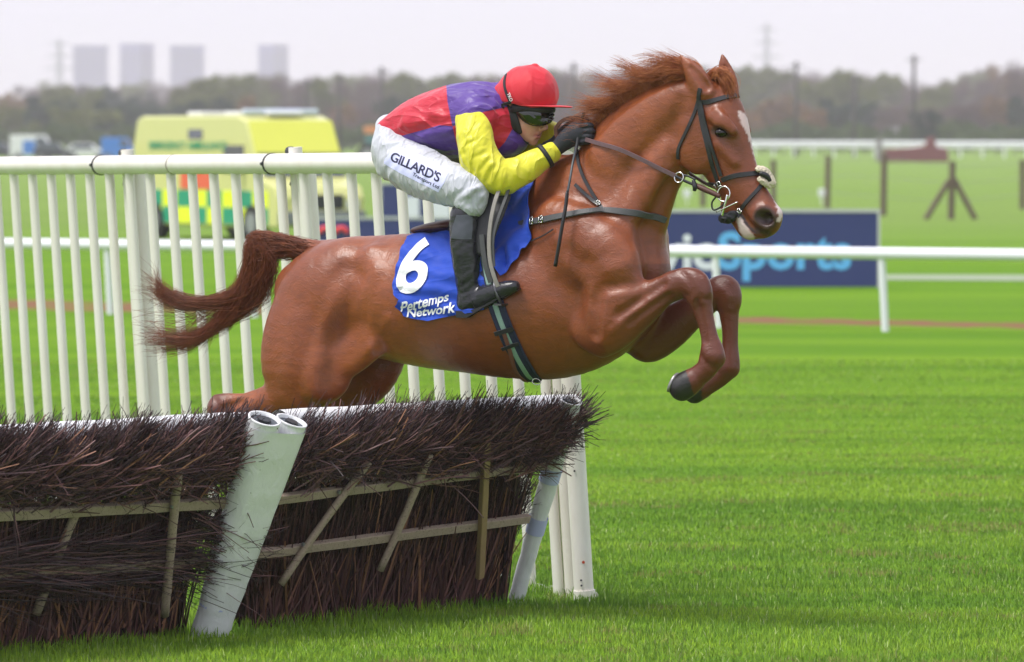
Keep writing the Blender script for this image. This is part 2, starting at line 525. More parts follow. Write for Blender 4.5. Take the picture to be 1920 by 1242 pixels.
def tube_part(name, P, r, mat, parent, n=14, **kw):
    b = MB(); b.tube(local(P, parent), r, n, **kw); return b.build(name, mat, parent, autosmooth=50)
t_in = [t_for(x, 1.95) for x in (26, 706)]
dt = (t_in[0] - t_in[1]) / 17
rail_pts = [wpt(t, rail_h(t)) for t in np.linspace(-.012, 1.42, 15)]
_seam = t_for(329, 2.0)
a_ = [wpt(t, rail_h(t)) for t in np.linspace(-.012, _seam, 8)]; b_ = [wpt(t, rail_h(t)) for t in np.linspace(_seam + .0004, 1.42, 8)]
tube_part('top_rail', a_, .053, PLA.mat, wing, 24); tube_part('top_rail', b_, .0525, PLA.mat, wing, 24)
tube_part('rail_joint', [wpt(_seam - .0006, rail_h(_seam)), wpt(_seam + .0010, rail_h(_seam))], .0545, plain('joint_dirt', (.30, .26, .22), .7), wing, 24)
proto = None
i = -9
while True:
    t = t_in[1] + i * dt
    if t < .018: i += 1; continue
    if t > 1.38: break
    H = rail_h(t) - .03
    p0 = wpt(t, -.02); p1 = wpt(t, H)
    if proto is None:
        b = MB(); prof = [(.0345 * math.cos(a), .025 * math.sin(a)) for a in np.linspace(0, 2 * math.pi, 14)[:-1]]
        V = [(x, y, z) for z in (0, 1) for x, y in prof]; k = len(prof)
        b.add(V, [tuple(range(k))[::-1], tuple(range(k, 2 * k))] + [(q, (q + 1) % k, k + (q + 1) % k, k + q) for q in range(k)])
        proto = b.build('picket', PLA.mat, wing, autosmooth=50)
        o = proto
    else:
        o = proto.copy(); COL.objects.link(o)
    o.parent = wing
    o.location = Vector(p0) - wing.location
    q = Vector(WU).to_track_quat('Z', 'Y').to_matrix()
    z = Vector(WU); x = Vector(WDn); x = (x - z * x.dot(z)).normalized(); y = z.cross(x)
    M = Matrix((x, y, z)).transposed()
    o.rotation_euler = M.to_euler(); o.scale = (1, 1, np.linalg.norm(p1 - p0))
    i += 1
for px, wide in ((240, 1), (556, 1)):
    t = t_for(px, 1.5)
    for dtt, rr in ((-.006, .050), (.010, .036)):
        P = [wpt(t + dtt, -.02, .07), wpt(t + dtt, rail_h(t) + (.085 if dtt > 0 else -.04), .07)]
        tube_part('post', P, rr, PLA.mat, wing, 16)
    tt = t + .0165
    tube_part('clamp', [wpt(tt, rail_h(t) + .065, .075), wpt(tt + .006, rail_h(t) + .065, .075)], .024, BLP, wing, 8)
    tube_part('clamp', [wpt(tt - .002, rail_h(t) - .065, .075), wpt(tt + .004, rail_h(t) - .11, .075)], .016, BLP, wing, 8)
for px in (190, 512):
    t = t_for(px, 2.0)
    tube_part('strap', [wpt(t - .0008, rail_h(t)), wpt(t + .0012, rail_h(t))], .0575, BLP, wing, 24)
    tube_part('strap_buckle', [wpt(t - .0008, rail_h(t), -.058), wpt(t + .0016, rail_h(t), -.058)], .010, BLP, wing, 6)
tube_part('end_post', [wpt(0, -.02), wpt(0, 2.10)], .045, PLA.mat, wing, 24)
tube_part('post_foot', [wpt(0, -.02), wpt(0, .055)], .052, PLA.mat, wing, 24)
for px, hh in ((1068, .3), (1048, .3)):
    t = t_for(px, hh); tube_part('post', [wpt(t, -.02, .05), wpt(t, 2.0, .05)], .034 if px == 1048 else .040, PLA.mat, wing, 16)
tube_part('foot_bar', [wpt(.012, .02, .1), wpt(.10, .02, .06)], .018, PLA.mat, wing, 10)
for t, h in ((.0, .08), (.0, .62), (.0, .105)):
    c = wpt(t, h, 0) + np.array([-.012, -.046, 0])
    tube_part('bolt', [c, c + np.array([0, -.004, 0])], .005, BLP, wing, 8)
RUST = plain('red_scuff', (.45, .06, .03), .7)
c = wpt(0, .19) + np.array([.004, -.0455, 0]); tube_part('scuff', [c, c + np.array([0, -.002, 0])], .008, RUST, wing, 5)

# ================================================================ brush hurdles
HR = np.array([.0375, 28.0, 0]); HLF = np.array([-1.343, 26.3, 0])
HE = (HR - HLF) / np.linalg.norm(HR - HLF); HLEN = np.linalg.norm(HR - HLF)
HN = np.array([HE[1], -HE[0], 0]); HLV = HN * .44 + np.array([0, 0, .98]); HH = np.linalg.norm(HLV); HLV /= HH
HO_ = np.cross(HE, HLV); HO_ = HO_ if HO_[1] < 0 else -HO_           # out of the landing face
def pan(a, h, d=0.0): return HLF + HE * a + HLV * h + HO_ * d
def pan_px(px, py, d=0.0):
    r = ray(px, py); p0 = pan(0, 0, d); t = np.dot(p0 - CO, HO_) / np.dot(r, HO_); P = CO + r * t - HLF
    return float(P @ HE), float(P @ HLV)
WOOD = NT('weathered_wood'); _v = WOOD.coords(scale=(1, 1, 1))
_c = WOOD.mix(WOOD.noise(WOOD.coords(scale=(1, 1, 1)), 24, 4, .7, 2.0), (.25, .185, .145), (.44, .34, .265))
_c = WOOD.mix(WOOD.ramp(WOOD.noise(_v, 90, 3, .7), [(.55, 0.), (.72, .7)]), _c, (.05, .035, .03))
WOOD.set(Base_Color=_c, Roughness=.85, Normal=WOOD.bump(WOOD.noise(_v, 110, 4, .7), .5, .003))
WOOD2 = NT('new_wood'); _v = WOOD2.coords()
_c = WOOD2.mix(WOOD2.noise(WOOD2.coords(scale=(6, 6, .8)), 10, 4, .6, 1.5), (.36, .25, .115), (.24, .155, .075))
WOOD2.set(Base_Color=_c, Roughness=.75, Normal=WOOD2.bump(WOOD2.noise(_v, 120, 3, .7), .4, .002))
TW = NT('birch_twig')
_r = TW.attr('rnd')
_c = TW.mix(TW.ramp(_r, [(0., 0.), (.45, .10), (.75, .45), (.94, 1.)]), (.020, .011, .017), (.23, .105, .100))
_c = TW.mix(TW.ramp(_r, [(.955, 0.), (.985, 1.)]), _c, (.40, .19, .11))
_c = TW.mix(TW.math('MULTIPLY', TW.noise(TW.coords(), 60, 3), .35), _c, (.012, .008, .010))
TW.set(Base_Color=_c, Roughness=.55); TW.b.inputs['Specular IOR Level'].default_value = .35
PAD = NT('white_vinyl_padding'); _v = PAD.coords()
_c = PAD.mix(PAD.noise(_v, 9, 4), (.82, .82, .84), (.70, .71, .73))
PAD.set(Base_Color=_c, Roughness=.38, Normal=PAD.bump(PAD.noise(PAD.coords(scale=(1, 1, .5)), 16, 4, .6, 1.0), .55, .012))
VEL = plain('velcro_band', (.50, .53, .80), .6, .05, 20)
FOAM = plain('grey_foam', (.075, .085, .10), .8, .2, 60, .3, 120, .003)

def twigs(name, sets, parent, mat, seed, segs=4):
    """sets: list of (starts (n,3), dirs (n,3), length (n,), radius (n,), wobble, droop, rnd range)"""
    rng = np.random.default_rng(seed)
    Vs = []; Fs = []; R = []; base = 0
    extra = []; work = list(sets)
    while work or extra:
        if not work: work, extra = extra, []
        st, dr, ln, rd, wob, droop, rr = work.pop(0)
        n = len(st)
        if not n: continue
        dr = dr / np.linalg.norm(dr, axis=1)[:, None]
        P = np.empty((n, segs + 1, 3)); P[:, 0] = st
        d = dr.copy()
        for k in range(segs):
            d = d + rng.normal(0, wob, (n, 3)); d[:, 2] -= droop
            d /= np.linalg.norm(d, axis=1)[:, None]
            P[:, k + 1] = P[:, k] + d * (ln / segs)[:, None]
        ref = rng.normal(size=(n, 3))
        X = np.cross(dr, ref); X /= np.linalg.norm(X, axis=1)[:, None] + 1e-9; Y = np.cross(dr, X)
        tp = np.linspace(1, .55, segs + 1)
        rad = rd[:, None] * tp[None, :]
        ring = np.stack([P + X[:, None] * (math.cos(j * 2.0944) * rad)[:, :, None] + Y[:, None] * (math.sin(j * 2.0944) * rad)[:, :, None] for j in range(3)], 2)
        Vs.append(ring.reshape(-1, 3))
        if wob >= .065:         # side shoots off the curved twigs
            k = 2 if wob < .075 else 1
            pick = rng.uniform(0, 1, n) < .6
            q = P[pick][:, k]; dd = P[pick][:, k + 1] - P[pick][:, k]
            dd = dd / np.linalg.norm(dd, axis=1)[:, None] + rng.normal(0, .38, (len(q), 3))
            extra.append((q, dd, ln[pick] * .5, rd[pick] * .62, .07, 0, rr))
        b0 = base + (np.arange(n) * (segs + 1) * 3)[:, None]
        for k in range(segs):
            for j in range(3):
                a = b0 + k * 3 + j; c = b0 + k * 3 + (j + 1) % 3
                Fs.append(np.concatenate([a, c, c + 3, a + 3], 1))
        cap = b0 + segs * 3
        Fs.append(np.concatenate([cap, cap + 1, cap + 2, cap + 2], 1)[:, :4]) if False else None
        R.append(np.repeat(rng.uniform(*rr, n), (segs + 1) * 3)); base += n * (segs + 1) * 3
    o = np_mesh(name, np.concatenate(Vs) - np.array(parent.location), np.concatenate([f for f in Fs if f is not None]), mat, parent, False)
    set_attr(o.data, 'rnd', np.concatenate(R)); o['kind'] = 'stuff'
    return o
def panel_brush(parent, a0, a1, seed, top_left=0.0, right_over=0.0):
    rng = np.random.default_rng(seed)
    E, Lv, O = HE, HLV, HO_
    def pts(n, h0, h1, d0, d1, aa0=a0, aa1=a1):
        a = rng.uniform(aa0, aa1, n); h = rng.uniform(h0, h1, n); d = rng.uniform(d0, d1, n)
        if right_over > 0 and h0 > .6:
            lim = a1 - .06 - (1 - h) * 1.0; a = np.where(a > lim, lim - rng.uniform(0, .25, n), a)
        return HLF + a[:, None] * E + h[:, None] * Lv + d[:, None] * O
    def dirs(n, e, l, o, se, sl, so):
        return rng.normal(e, se, n)[:, None] * E + rng.normal(l, sl, n)[:, None] * Lv + rng.normal(o, so, n)[:, None] * O
    sets = []
    n = int(1000 * (a1 - a0))          # stout upright stems
    sets.append((pts(n, -.03, .03, -.07, .03, a0 + .04, a1 - .07), dirs(n, -.36, 1, .0, .09, .04, .04), rng.uniform(.45, .80, n), rng.uniform(.0025, .0058, n), .03, 0, (.45, 1.0)))
    n = int(2400 * (a1 - a0))
    sets.append((pts(n, -.02, .35, -.09, .02, a0 + .05, a1 - .15), dirs(n, -.32, 1, .0, .14, .05, .04), rng.uniform(.35, .58, n), rng.uniform(.0014, .0030, n), .05, 0, (.25, .97)))
    n = int(1000 * (a1 - a0))          # slanting loose stems
    sets.append((pts(n, .34, .60, -.03, .020, a0 + .1, a1 - .16), dirs(n, .1, 1, -.02, .5, .3, .02), rng.uniform(.12, .26, n), rng.uniform(.001, .002, n), .10, 0, (0, .8)))
    n = int(2100 * (a1 - a0))          # dense head bulging over the landing face
    sets.append((pts(n, .74, .86, -.10, .03, a0, a1 - .14), dirs(n, .32, 1, .16, .50, .30, .24), rng.uniform(.07, .22, n), rng.uniform(.0016, .0042, n), .07, 0, (.15, .95)))
    n = int(1300 * (a1 - a0))
    sets.append((pts(n, .80, .96, .02, .12, a0, a1 - .16), dirs(n, .65, .62, .10, .6, .5, .24), rng.uniform(.06, .20, n), rng.uniform(.0016, .0042, n), .08, .0, (.25, .98)))
    n = int(800 * (a1 - a0))
    sets.append((pts(n, .80, .88, .03, .10, a0, a1 - .16), dirs(n, .8, .1, .04, .6, .22, .14), rng.uniform(.08, .2, n), rng.uniform(.001, .002, n), .18, .0, (.0, .75)))
    n = int(900 * (a1 - a0) * (1.6 if a0 < -1 else 1))           # ragged top, clumped
    cl = rng.uniform(a0, a1 - .1, 26)
    q = pts(n, .90, 1.0, -.03, .08, a0, a1 - .1); ai = cl[rng.integers(0, 26, n)] + rng.normal(0, .035, n)
    q = HLF + ai[:, None] * E + ((q - HLF) @ Lv)[:, None] * Lv + ((q - HLF) @ O)[:, None] * O
    sets.append((q, dirs(n, .6, 1.0, .1, .45, .3, .25), rng.uniform(.06, .20, n), rng.uniform(.0014, .0030, n), .09, 0, (.1, .8)))
    n = int(230 * (a1 - a0))           # coarse sticks among the fine twigs
    sets.append((pts(n, .72, .92, .02, .13, a0, a1 - .18), dirs(n, .55, .75, .12, .5, .4, .16), rng.uniform(.12, .30, n), rng.uniform(.0030, .0060, n), .08, 0, (.55, 1.0)))
    n = int(120 * (a1 - a0))
    sets.append((pts(n, -.02, .1, .02, .05, a0 + .15, a1 - .25), dirs(n, -.30, 1, .02, .30, .1, .02), rng.uniform(.25, .55, n), rng.uniform(.0040, .0075, n), .03, 0, (.72, 1.0)))
    if right_over > 0:
        n = 520; sets.append((pts(n, .82, .99, .0, .10, a1 - .26, a1 - .07), dirs(n, .85, .60, .05, .30, .35, .2), rng.uniform(.08, .22, n), rng.uniform(.0015, .0032, n), .12, 0, (.1, .9)))
        n = 130; sets.append((pts(n, .74, .88, .0, .1, a1 - .26, a1 - .12), dirs(n, .75, .7, .1, .25, .25, .2), rng.uniform(.12, .26, n), rng.uniform(.0012, .0022, n), .08, 0, (.0, .5)))
    return twigs('brush', sets, parent, TW.mat, seed)
def wood_bar(name, p0, p1, hw_, ht, mat, parent, d=0.05, rnd=False, curve=0.0):
    (a0, h0), (a1, h1) = p0, p1
    P0, P1 = pan(a0, h0, d), pan(a1, h1, d)
    t = Vector(P1 - P0).normalized(); o = Vector(HO_); o = (o - t * o.dot(t)).normalized(); s_ = t.cross(o)
    L_ = np.linalg.norm(P1 - P0); b = MB()
    n = 10; V = []; F = []
    k = 10 if rnd else 4
    rg = random.Random(int(abs(a0 * 1000) + abs(h0) * 77))
    for i in range(n + 1):
        c = Vector(P0) + t * (L_ * i / n) + s_ * (curve * math.sin(i / n * 3.1)) + s_ * rg.uniform(-.0015, .0015)
        sc = 1 + rg.uniform(-.05, .05)
        for j in range(k):
            an = 2 * math.pi * (j + .5) / k
            q = 1 if rnd else 1.414
            V.append(c + s_ * (math.cos(an) * hw_ * q * sc) + o * (math.sin(an) * ht * q * sc) - parent.location)
    for i in range(n):
        for j in range(k):
            a = i * k + j; c = i * k + (j + 1) % k; F.append((a, c, c + k, a + k))
    F += [tuple(range(k))[::-1], tuple(n * k + j for j in range(k))]
    ob = mesh_obj(name, V, F, mat, parent, rnd)
    if not rnd:
        bv = ob.modifiers.new('bevel', 'BEVEL'); bv.width = .003; bv.segments = 1; bv.limit_method = 'ANGLE'
    return ob
def bolt(a, h, d, parent):
    c = Vector(pan(a, h, d)) - parent.location
    b = MB(); b.tube([c, c + Vector(HO_) * .012], .009, 6); b.build('bolt', STEELG, parent)
STEELG = plain('zinc_bolt', (.30, .31, .33), .4, .2, 90, Metallic=.7)

hurdle = empty('brush_hurdle', tuple(HLF), 0, 'complete dark brush hurdle panel with three wooden stakes and white padded top, under the horse', 'hurdle', 'hurdle panels')
P = lambda x, y, d=.05: pan_px(x, y, d)
wood_bar('rail', P(508, 931), P(1014, 867), .021, .016, WOOD.mat, hurdle, .080)
wood_bar('rail', P(470, 1034), P(982, 967), .021, .016, WOOD.mat, hurdle, .080)
wood_bar('stake', P(686, 862, .09), P(520, 1092, .09), .0185, .016, WOOD.mat, hurdle, .112, True, .012)
wood_bar('stake', P(800, 848, .09), P(706, 1066, .09), .0200, .016, WOOD.mat, hurdle, .112, True, -.008)
wood_bar('stake', P(906, 826, .09), P(894, 1080, .09), .0195, .014, WOOD2.mat, hurdle, .110)
for x, y, d in ((904, 887, .10), (900, 985, .10), (634, 922, .10), (567, 1020, .10)): bolt(*P(x, y, d), d, hurdle)
panel_brush(hurdle, .06, HLEN - .06, 21, right_over=1)
# white padded roll behind the brush
def padded(name, P0, P1, r0, r1, parent, n=20, mat=None, segs=14, wob=.003, seed=1):
    rg = random.Random(seed); b = MB()
    pts = [Vector(P0) + (Vector(P1) - Vector(P0)) * (i / segs) + Vector((rg.uniform(-wob, wob), rg.uniform(-wob, wob), rg.uniform(-wob, wob))) - parent.location for i in range(segs + 1)]
    rs = [r0 + (r1 - r0) * i / segs + rg.uniform(-wob, wob) * .6 for i in range(segs + 1)]
    b.tube(pts, rs, n, caps=False); return b.build(name, mat or PAD.mat, parent, True)
padded('top_padding', pan(.10, .985, -.075), pan(HLEN - .02, .985, -.075), .060, .060, hurdle, seed=4)
hurdle2 = empty('brush_hurdle', tuple(HLF - HE * 2.3), 0, 'brush hurdle panel cut off by the left edge, with a bundle of sideways twigs', 'hurdle', 'hurdle panels')
wood_bar('rail', P(-120, 966), P(424, 937), .0235, .016, WOOD.mat, hurdle2, .080)
wood_bar('rail', P(-120, 1075), P(376, 1046), .0235, .016, WOOD.mat, hurdle2, .080)
wood_bar('stake', P(328, 880, .09), P(303, 1150, .09), .022, .018, WOOD.mat, hurdle2, .112, True, .004)
wood_bar('stake', P(172, 893, .07), P(68, 1152, .07), .022, .018, WOOD.mat, hurdle2, .070, True, .010)
wood_bar('stake', P(20, 900, .07), P(-110, 1165, .07), .022, .018, WOOD.mat, hurdle2, .070, True, .010)
bolt(*P(321, 949, .11), .11, hurdle2)
panel_brush(hurdle2, -2.3, -.10, 33)
def side_bundle(parent, seed):
    rng = np.random.default_rng(seed); n = 620
    a = rng.uniform(-2.4, -.55, n); h = rng.uniform(.33, .56, n); d = rng.uniform(.055, .115, n)
    st = HLF + a[:, None] * HE + h[:, None] * HLV + d[:, None] * HO_
    dr = HE + rng.normal(0, .13, n)[:, None] * HLV + rng.normal(0, .05, n)[:, None] * HO_
    s1 = (st, dr, rng.uniform(.4, .9, n), rng.uniform(.0014, .0030, n), .06, 0, (.15, .93))
    n = 90; a = rng.uniform(-.50, -.30, n); h = rng.uniform(.34, .62, n); d = rng.uniform(.06, .13, n)
    st = HLF + a[:, None] * HE + h[:, None] * HLV + d[:, None] * HO_
    dr = HE + rng.normal(-.1, .32, n)[:, None] * HLV + rng.normal(.15, .2, n)[:, None] * HO_
    s2 = (st, dr, rng.uniform(.22, .42, n), rng.uniform(.0014, .0030, n), .10, 0, (.0, .85))
    n = 36; a = rng.uniform(-.5, -.35, n); h = rng.uniform(.52, .66, n); d = rng.uniform(.06, .12, n)
    st = HLF + a[:, None] * HE + h[:, None] * HLV + d[:, None] * HO_
    dr = HE + rng.normal(-.25, .2, n)[:, None] * HLV + rng.normal(.2, .2, n)[:, None] * HO_
    s3 = (st, dr, rng.uniform(.3, .48, n), rng.uniform(.002, .0034, n), .08, 0, (.3, .9))
    return twigs('twig_bundle', [s1, s2, s3], parent, TW.mat, seed)
side_bundle(hurdle2, 5)
padded('top_padding', pan(-2.3, .985, -.075), pan(-.12, .985, -.075), .060, .060, hurdle2, seed=5)
def padded_post(parent, base, top, r0, r1, seed, bands, name='padded_post'):
    o = padded(name, base, top, r0, r1, parent, 24, segs=18, wob=.0022, seed=seed)
    B_, T_ = Vector(base) - parent.location, Vector(top) - parent.location; ax = (T_ - B_).normalized()
    b = MB(); b.tube([T_ - ax * .03, T_ - ax * .012], r1 * .93, 20); b.build('foam_core', FOAM, parent)
    b = MB(); b.tube([T_ - ax * .02, T_ + ax * .002], r1 * .42, 8); b.build('post_end', BLP, parent)
    b = MB(); x = ax.cross(Vector((1, 0, 0))).normalized(); y = ax.cross(x); n = 24
    V = []
    for rr, z in ((r1 + .001, -.004), (r1 + .003, .004), (r1 - .006, .004), (r1 - .008, -.02)):
        for k in range(n):
            an = 2 * math.pi * k / n; V.append(T_ + ax * z + x * math.cos(an) * rr + y * math.sin(an) * rr)
    b.add(V, [(i * n + k, i * n + (k + 1) % n, (i + 1) * n + (k + 1) % n, (i + 1) * n + k) for i in range(3) for k in range(n)])
    b.build('padding_rim', PAD.mat, parent, True)
    for f0, f1 in bands:
        p0 = B_ + (T_ - B_) * f0; p1 = B_ + (T_ - B_) * f1
        b = MB(); b.tube([p0, p1], [r0 + (r1 - r0) * f0 + .004, r0 + (r1 - r0) * f1 + .004], 24, caps=False); b.build('velcro_band', VEL, parent, True)
    return o
pan3 = lambda x, y, d: pan(*pan_px(x, y, d), d)
pp = empty('hurdle_post', tuple(pan3(388, 1187, .1)), 0, 'pair of white padded posts with open grey ends between the two hurdle panels', 'post')
padded_post(pp, pan3(384, 1192, .13), pan3(496, 786, .13), .056, .071, 1, [(.14, .19)])
padded_post(pp, pan3(404, 1188, .15), pan3(547, 790, .15), .050, .068, 2, [])
pp2 = empty('hurdle_post', tuple(pan3(970, 1122, .0)), 0, 'white padded post strapped to the right end of the brush hurdle', 'post')
padded_post(pp2, pan3(968, 1124, .05), pan3(1070, 752, .05), .036, .050, 3, [(.34, .42), (.60, .67)])
def wrap_cover(parent, bl, tl, br_, tr, rl, rr, f0, f1):
    V = []; F = []; n = 28; m = 22
    rg = random.Random(6)
    for i in range(m + 1):
        f = f0 + (f1 - f0) * i / m
        a, b_ = Vector(bl) + (Vector(tl) - Vector(bl)) * f, Vector(br_) + (Vector(tr) - Vector(br_)) * f
        ra = rl[0] + (rl[1] - rl[0]) * f + .006; rb = rr[0] + (rr[1] - rr[0]) * f + .006
        ax = (Vector(tl) - Vector(bl)).normalized(); x = (b_ - a); x = (x - ax * x.dot(ax)).normalized(); y = ax.cross(x)
        wv = .004 * math.sin(i * 1.7) + rg.uniform(-.002, .002)
        for k in range(n):
            an = math.pi / 2 + 2 * math.pi * k / n
            c, r = (a, ra) if math.cos(an) < 0 else (b_, rb)
            V.append(c + x * (math.cos(an) * (r + wv)) + y * (math.sin(an) * (r + wv * math.sin(k))) - parent.location)
    for i in range(m):
        for k in range(n):
            p, q = i * n + k, i * n + (k + 1) % n; F.append((p, q, q + n, p + n))
    return mesh_obj('vinyl_cover', V, F, PAD.mat, parent, True)
wrap_cover(pp, pan3(384, 1192, .13), pan3(496, 786, .13), pan3(404, 1188, .15), pan3(547, 790, .15), (.056, .071), (.050, .068), -.01, .972)
b = MB(); _p0 = Vector(pan3(372, 1150, .215)); _p1 = Vector(pan3(388, 1128, .215))
# seams of the vinyl cover
for f0, f1 in ((.10, .95),):
    a, b_ = Vector(pan3(393, 1170, .135)), Vector(pan3(518, 800, .165))
    bb = MB(); bb.tube([x - pp.location for x in (a, (a + b_) / 2, b_)], .003, 6); bb.build('cover_seam', PAD.mat, pp, True)

# ================================================================ running rail
RL = ground_at(207, 590); RR = ground_at(1660, 622)
rd = (RR - RL)
WPL = plain('white_rail_plastic', (.78, .79, .84), .4, .05, 2)
rail = empty('running_rail', tuple(RL), 0, 'white plastic running rail on slim posts behind the horse', 'rail')
bow = lambda t: .0
rp = lambda t, z: RL + rd * t + np.array([-.05 * z, 0, z])
tube_part('rail', [rp(t, .845 + .02 * t) for t in np.linspace(-1.4, 3.0, 16)], .068, WPL, rail, 20)
for k in range(-7, 16):
    t = k / 5
    tube_part('post', [rp(t, -.02), rp(t, .82)], .042, WPL, rail, 12)
# ================================================================ advertising boards
DBL = plain('navy_board', (.022, .035, .16), .5, .05, 2)
LTB = plain('sky_blue_print', (.12, .45, .85), .5, .03, 2)
WTP = plain('white_board_print', (.75, .77, .85), .5, .03, 2)
REDP = plain('red_board_print', (.75, .05, .06), .5, .03, 2)
FRM = plain('pale_board_frame', (.50, .52, .50), .6, .05, 4)
def board(name, label, pxl, pxr, ybase, ytop, cat='banner'):
    Yd = depth_of(ybase); a = at(pxl, ybase, Yd); b_ = at(pxr, ybase, Yd)
    h = (ybase - ytop) * Yd / FPX
    o = empty(name, (a[0], Yd, 0), 0, label, cat)
    W = b_[0] - a[0]; m = MB(); m.box(0, W, 0, .05, 0.02, h); m.build('panel', DBL, o, bevel=.006)
    m = MB(); m.box(-.04, W + .04, -.01, .07, h + .001, h + .05); m.box(-.04, 0, -.01, .07, 0, h); m.box(W, W + .04, -.01, .07, 0, h); m.build('frame', FRM, o)
    for x in (W * .1, W * .5, W * .9):
        m = MB(); m.tube([(x, .06, h * .9), (x, .6, 0)], .02, 6); m.build('stay', FRM, o)
    return o, W, h, Yd
def flat_text(body, size, x, z, y, mat, parent, bold=.03, name='lettering', space=1.0):
    V2, F = text_tris(body, 1.0, bold, 9, 0, space)
    V = [(x + p[0] * size, y, z + p[1] * size) for p in V2]
    return mesh_obj(name, V, F, mat, parent)
def text_tris(body, size=1.0, bold=0.0, maxe=.12, shear=0.0, space=1.0):
    cu = bpy.data.curves.new('t', 'FONT'); cu.body = body; cu.size = size; cu.offset = bold; cu.resolution_u = 3
    cu.shear = shear; cu.space_character = space
    o = bpy.data.objects.new('t', cu); COL.objects.link(o)
    dg = bpy.context.evaluated_depsgraph_get()
    me = bpy.data.meshes.new_from_object(o.evaluated_get(dg))
    V = [tuple(v.co[:2]) for v in me.vertices]; F = [tuple(p.vertices) for p in me.polygons]
    bpy.data.objects.remove(o); bpy.data.curves.remove(cu); bpy.data.meshes.remove(me)
    return V, F
bo, W, h, Yd = board('advertising_board', 'navy advertising board with pale blue Sports lettering behind the rail', 1190, 1645, 541, 399)
k = Yd / FPX
V1, F1 = text_tris('vic', bold=.03); w1 = max(v[0] for v in V1)
V2, F2 = text_tris('Sports', bold=.03); w2 = max(v[0] for v in V2)
sz = (1596 - 1346) * k / w2
flat_text('Sports', sz, (1346 - 1190) * k, (541 - 503) * k, -.004, LTB, bo)
flat_text('vic', sz, (1340 - 1190) * k - w1 * sz, (541 - 503) * k, -.004, WTP, bo)
bo2, W, h, Yd = board('advertising_board', 'low navy board with a red emblem in front of the ambulance', 588, 905, 476, 412)
k = Yd / FPX
for cx, sgn in ((610, 1), (640, -1)):
    m = MB(); m.tube([((cx - 588 + sgn * 12 * math.cos(a)) * k, -.006, .33 + 14 * k * math.sin(a)) for a in np.linspace(.2, 2.9, 8)], .05, 6); m.build('emblem', REDP, bo2, True)
bo3, W, h, Yd = board('advertising_board', 'tall navy board with white print beyond the jockey\'s boot', 716, 868, 455, 347)
k = Yd / FPX
m = MB(); m.box(40 * k, 70 * k, -.012, -.004, h * .25, h * .8); m.box(90 * k, 128 * k, -.012, -.004, h * .35, h * .75); m.build('print', WTP, bo3)

# ================================================================ ambulance
YL = plain('pale_yellow_paint', (.62, .62, .23), .35, .04, 2, Coat_Weight=.5)
YB = plain('bright_yellow_paint', (.68, .69, .08), .35, .04, 2, Coat_Weight=.5)
YF = plain('fluorescent_yellow', (.80, .90, .01), .5, .03, 2)
GRN = plain('emergency_green', (.0, .30, .16), .45, .04, 2)
GLS = NT('vehicle_glass').set(Base_Color=(.05, .07, .10), Roughness=.08, Coat_Weight=1.0).mat
TYR = plain('tyre_rubber', (.018, .018, .02), .8, .2, 20)
HUB = plain('wheel_hub', (.35, .36, .38), .4, .2, 20, Metallic=.6)
CHR = plain('grey_bumper', (.20, .21, .22), .5)
WHP = plain('white_paint', (.75, .76, .78), .35, .04, 2)
def wheel(x, y, r, w_, parent):
    m = MB(); m.tube([(x, y - w_ / 2, r), (x, y + w_ / 2, r)], r, 20); o = m.build('wheel', TYR, parent, autosmooth=40)
    m = MB(); m.tube([(x, y - w_ / 2 - .012, r), (x, y + w_ / 2 + .012, r)], r * .58, 14); m.build('rim', HUB, o, autosmooth=40)
f = np.array([.5, -.866]); c0 = at(520, 455, 120.5)
amb = empty('ambulance', (c0[0] - f[0] * 3.3 + .866 * 1.0, c0[1] - f[1] * 3.3 + .5 * 1.0, 0), math.atan2(f[1], f[0]), 'pale yellow ambulance with green check markings parked beyond the wing', 'ambulance')
# local frame: x forward, y left. The side towards the camera is y = -1.0
body = MB()
prof = [(-3.25, .28), (-3.25, 1.9), (-3.05, 2.48), (-2.8, 2.56), (1.55, 2.56), (1.95, 2.45), (2.30, 1.78), (2.62, 1.28), (3.2, 1.12), (3.32, .9), (3.32, .28)]
body.prism(prof, -1.0, 1.0); body.build('body', YL, amb, bevel=.05)
m = MB(); m.prism([(1.62, 2.575), (1.93, 2.44), (2.37, 1.77), (2.36, 1.76), (1.9, 2.41), (1.6, 2.56)], -.97, .97); 
m = MB(); ws = [(2.0, 2.30), (2.6, 1.36)]
d_ = Vector((.6, 0, -.94)).normalized(); n_ = Vector((.94, 0, .6)).normalized()
m.add([(1.98 + .02, -.86, 2.29), (2.62 + .02, -.93, 1.36), (2.64, .93, 1.36), (2.0, .86, 2.29)], [(0, 1, 2, 3)])
V_ = [(2.31, -.90, 1.76), (2.60, -.93, 1.31), (2.60, .93, 1.31), (2.31, .90, 1.76)]
m = MB(); m.add([tuple(Vector(v) + n_ * .03) for v in V_] + [tuple(Vector(v) - n_ * .02) for v in V_], [(0, 1, 2, 3), (7, 6, 5, 4), (0, 4, 5, 1), (1, 5, 6, 2), (2, 6, 7, 3), (3, 7, 4, 0)]); m.build('windscreen', GLS, amb)
m = MB(); m.add([tuple(Vector(v) + n_ * .035) for v in [(1.95, -.95, 2.44), (2.29, -.97, 1.79), (2.29, .97, 1.79), (1.95, .95, 2.44)]] + [tuple(Vector(v) - n_ * .01) for v in [(1.95, -.95, 2.44), (2.29, -.97, 1.79), (2.29, .97, 1.79), (1.95, .95, 2.44)]], [(0, 1, 2, 3), (7, 6, 5, 4), (0, 4, 5, 1), (1, 5, 6, 2), (2, 6, 7, 3), (3, 7, 4, 0)]); m.build('front_panel', YB, amb)
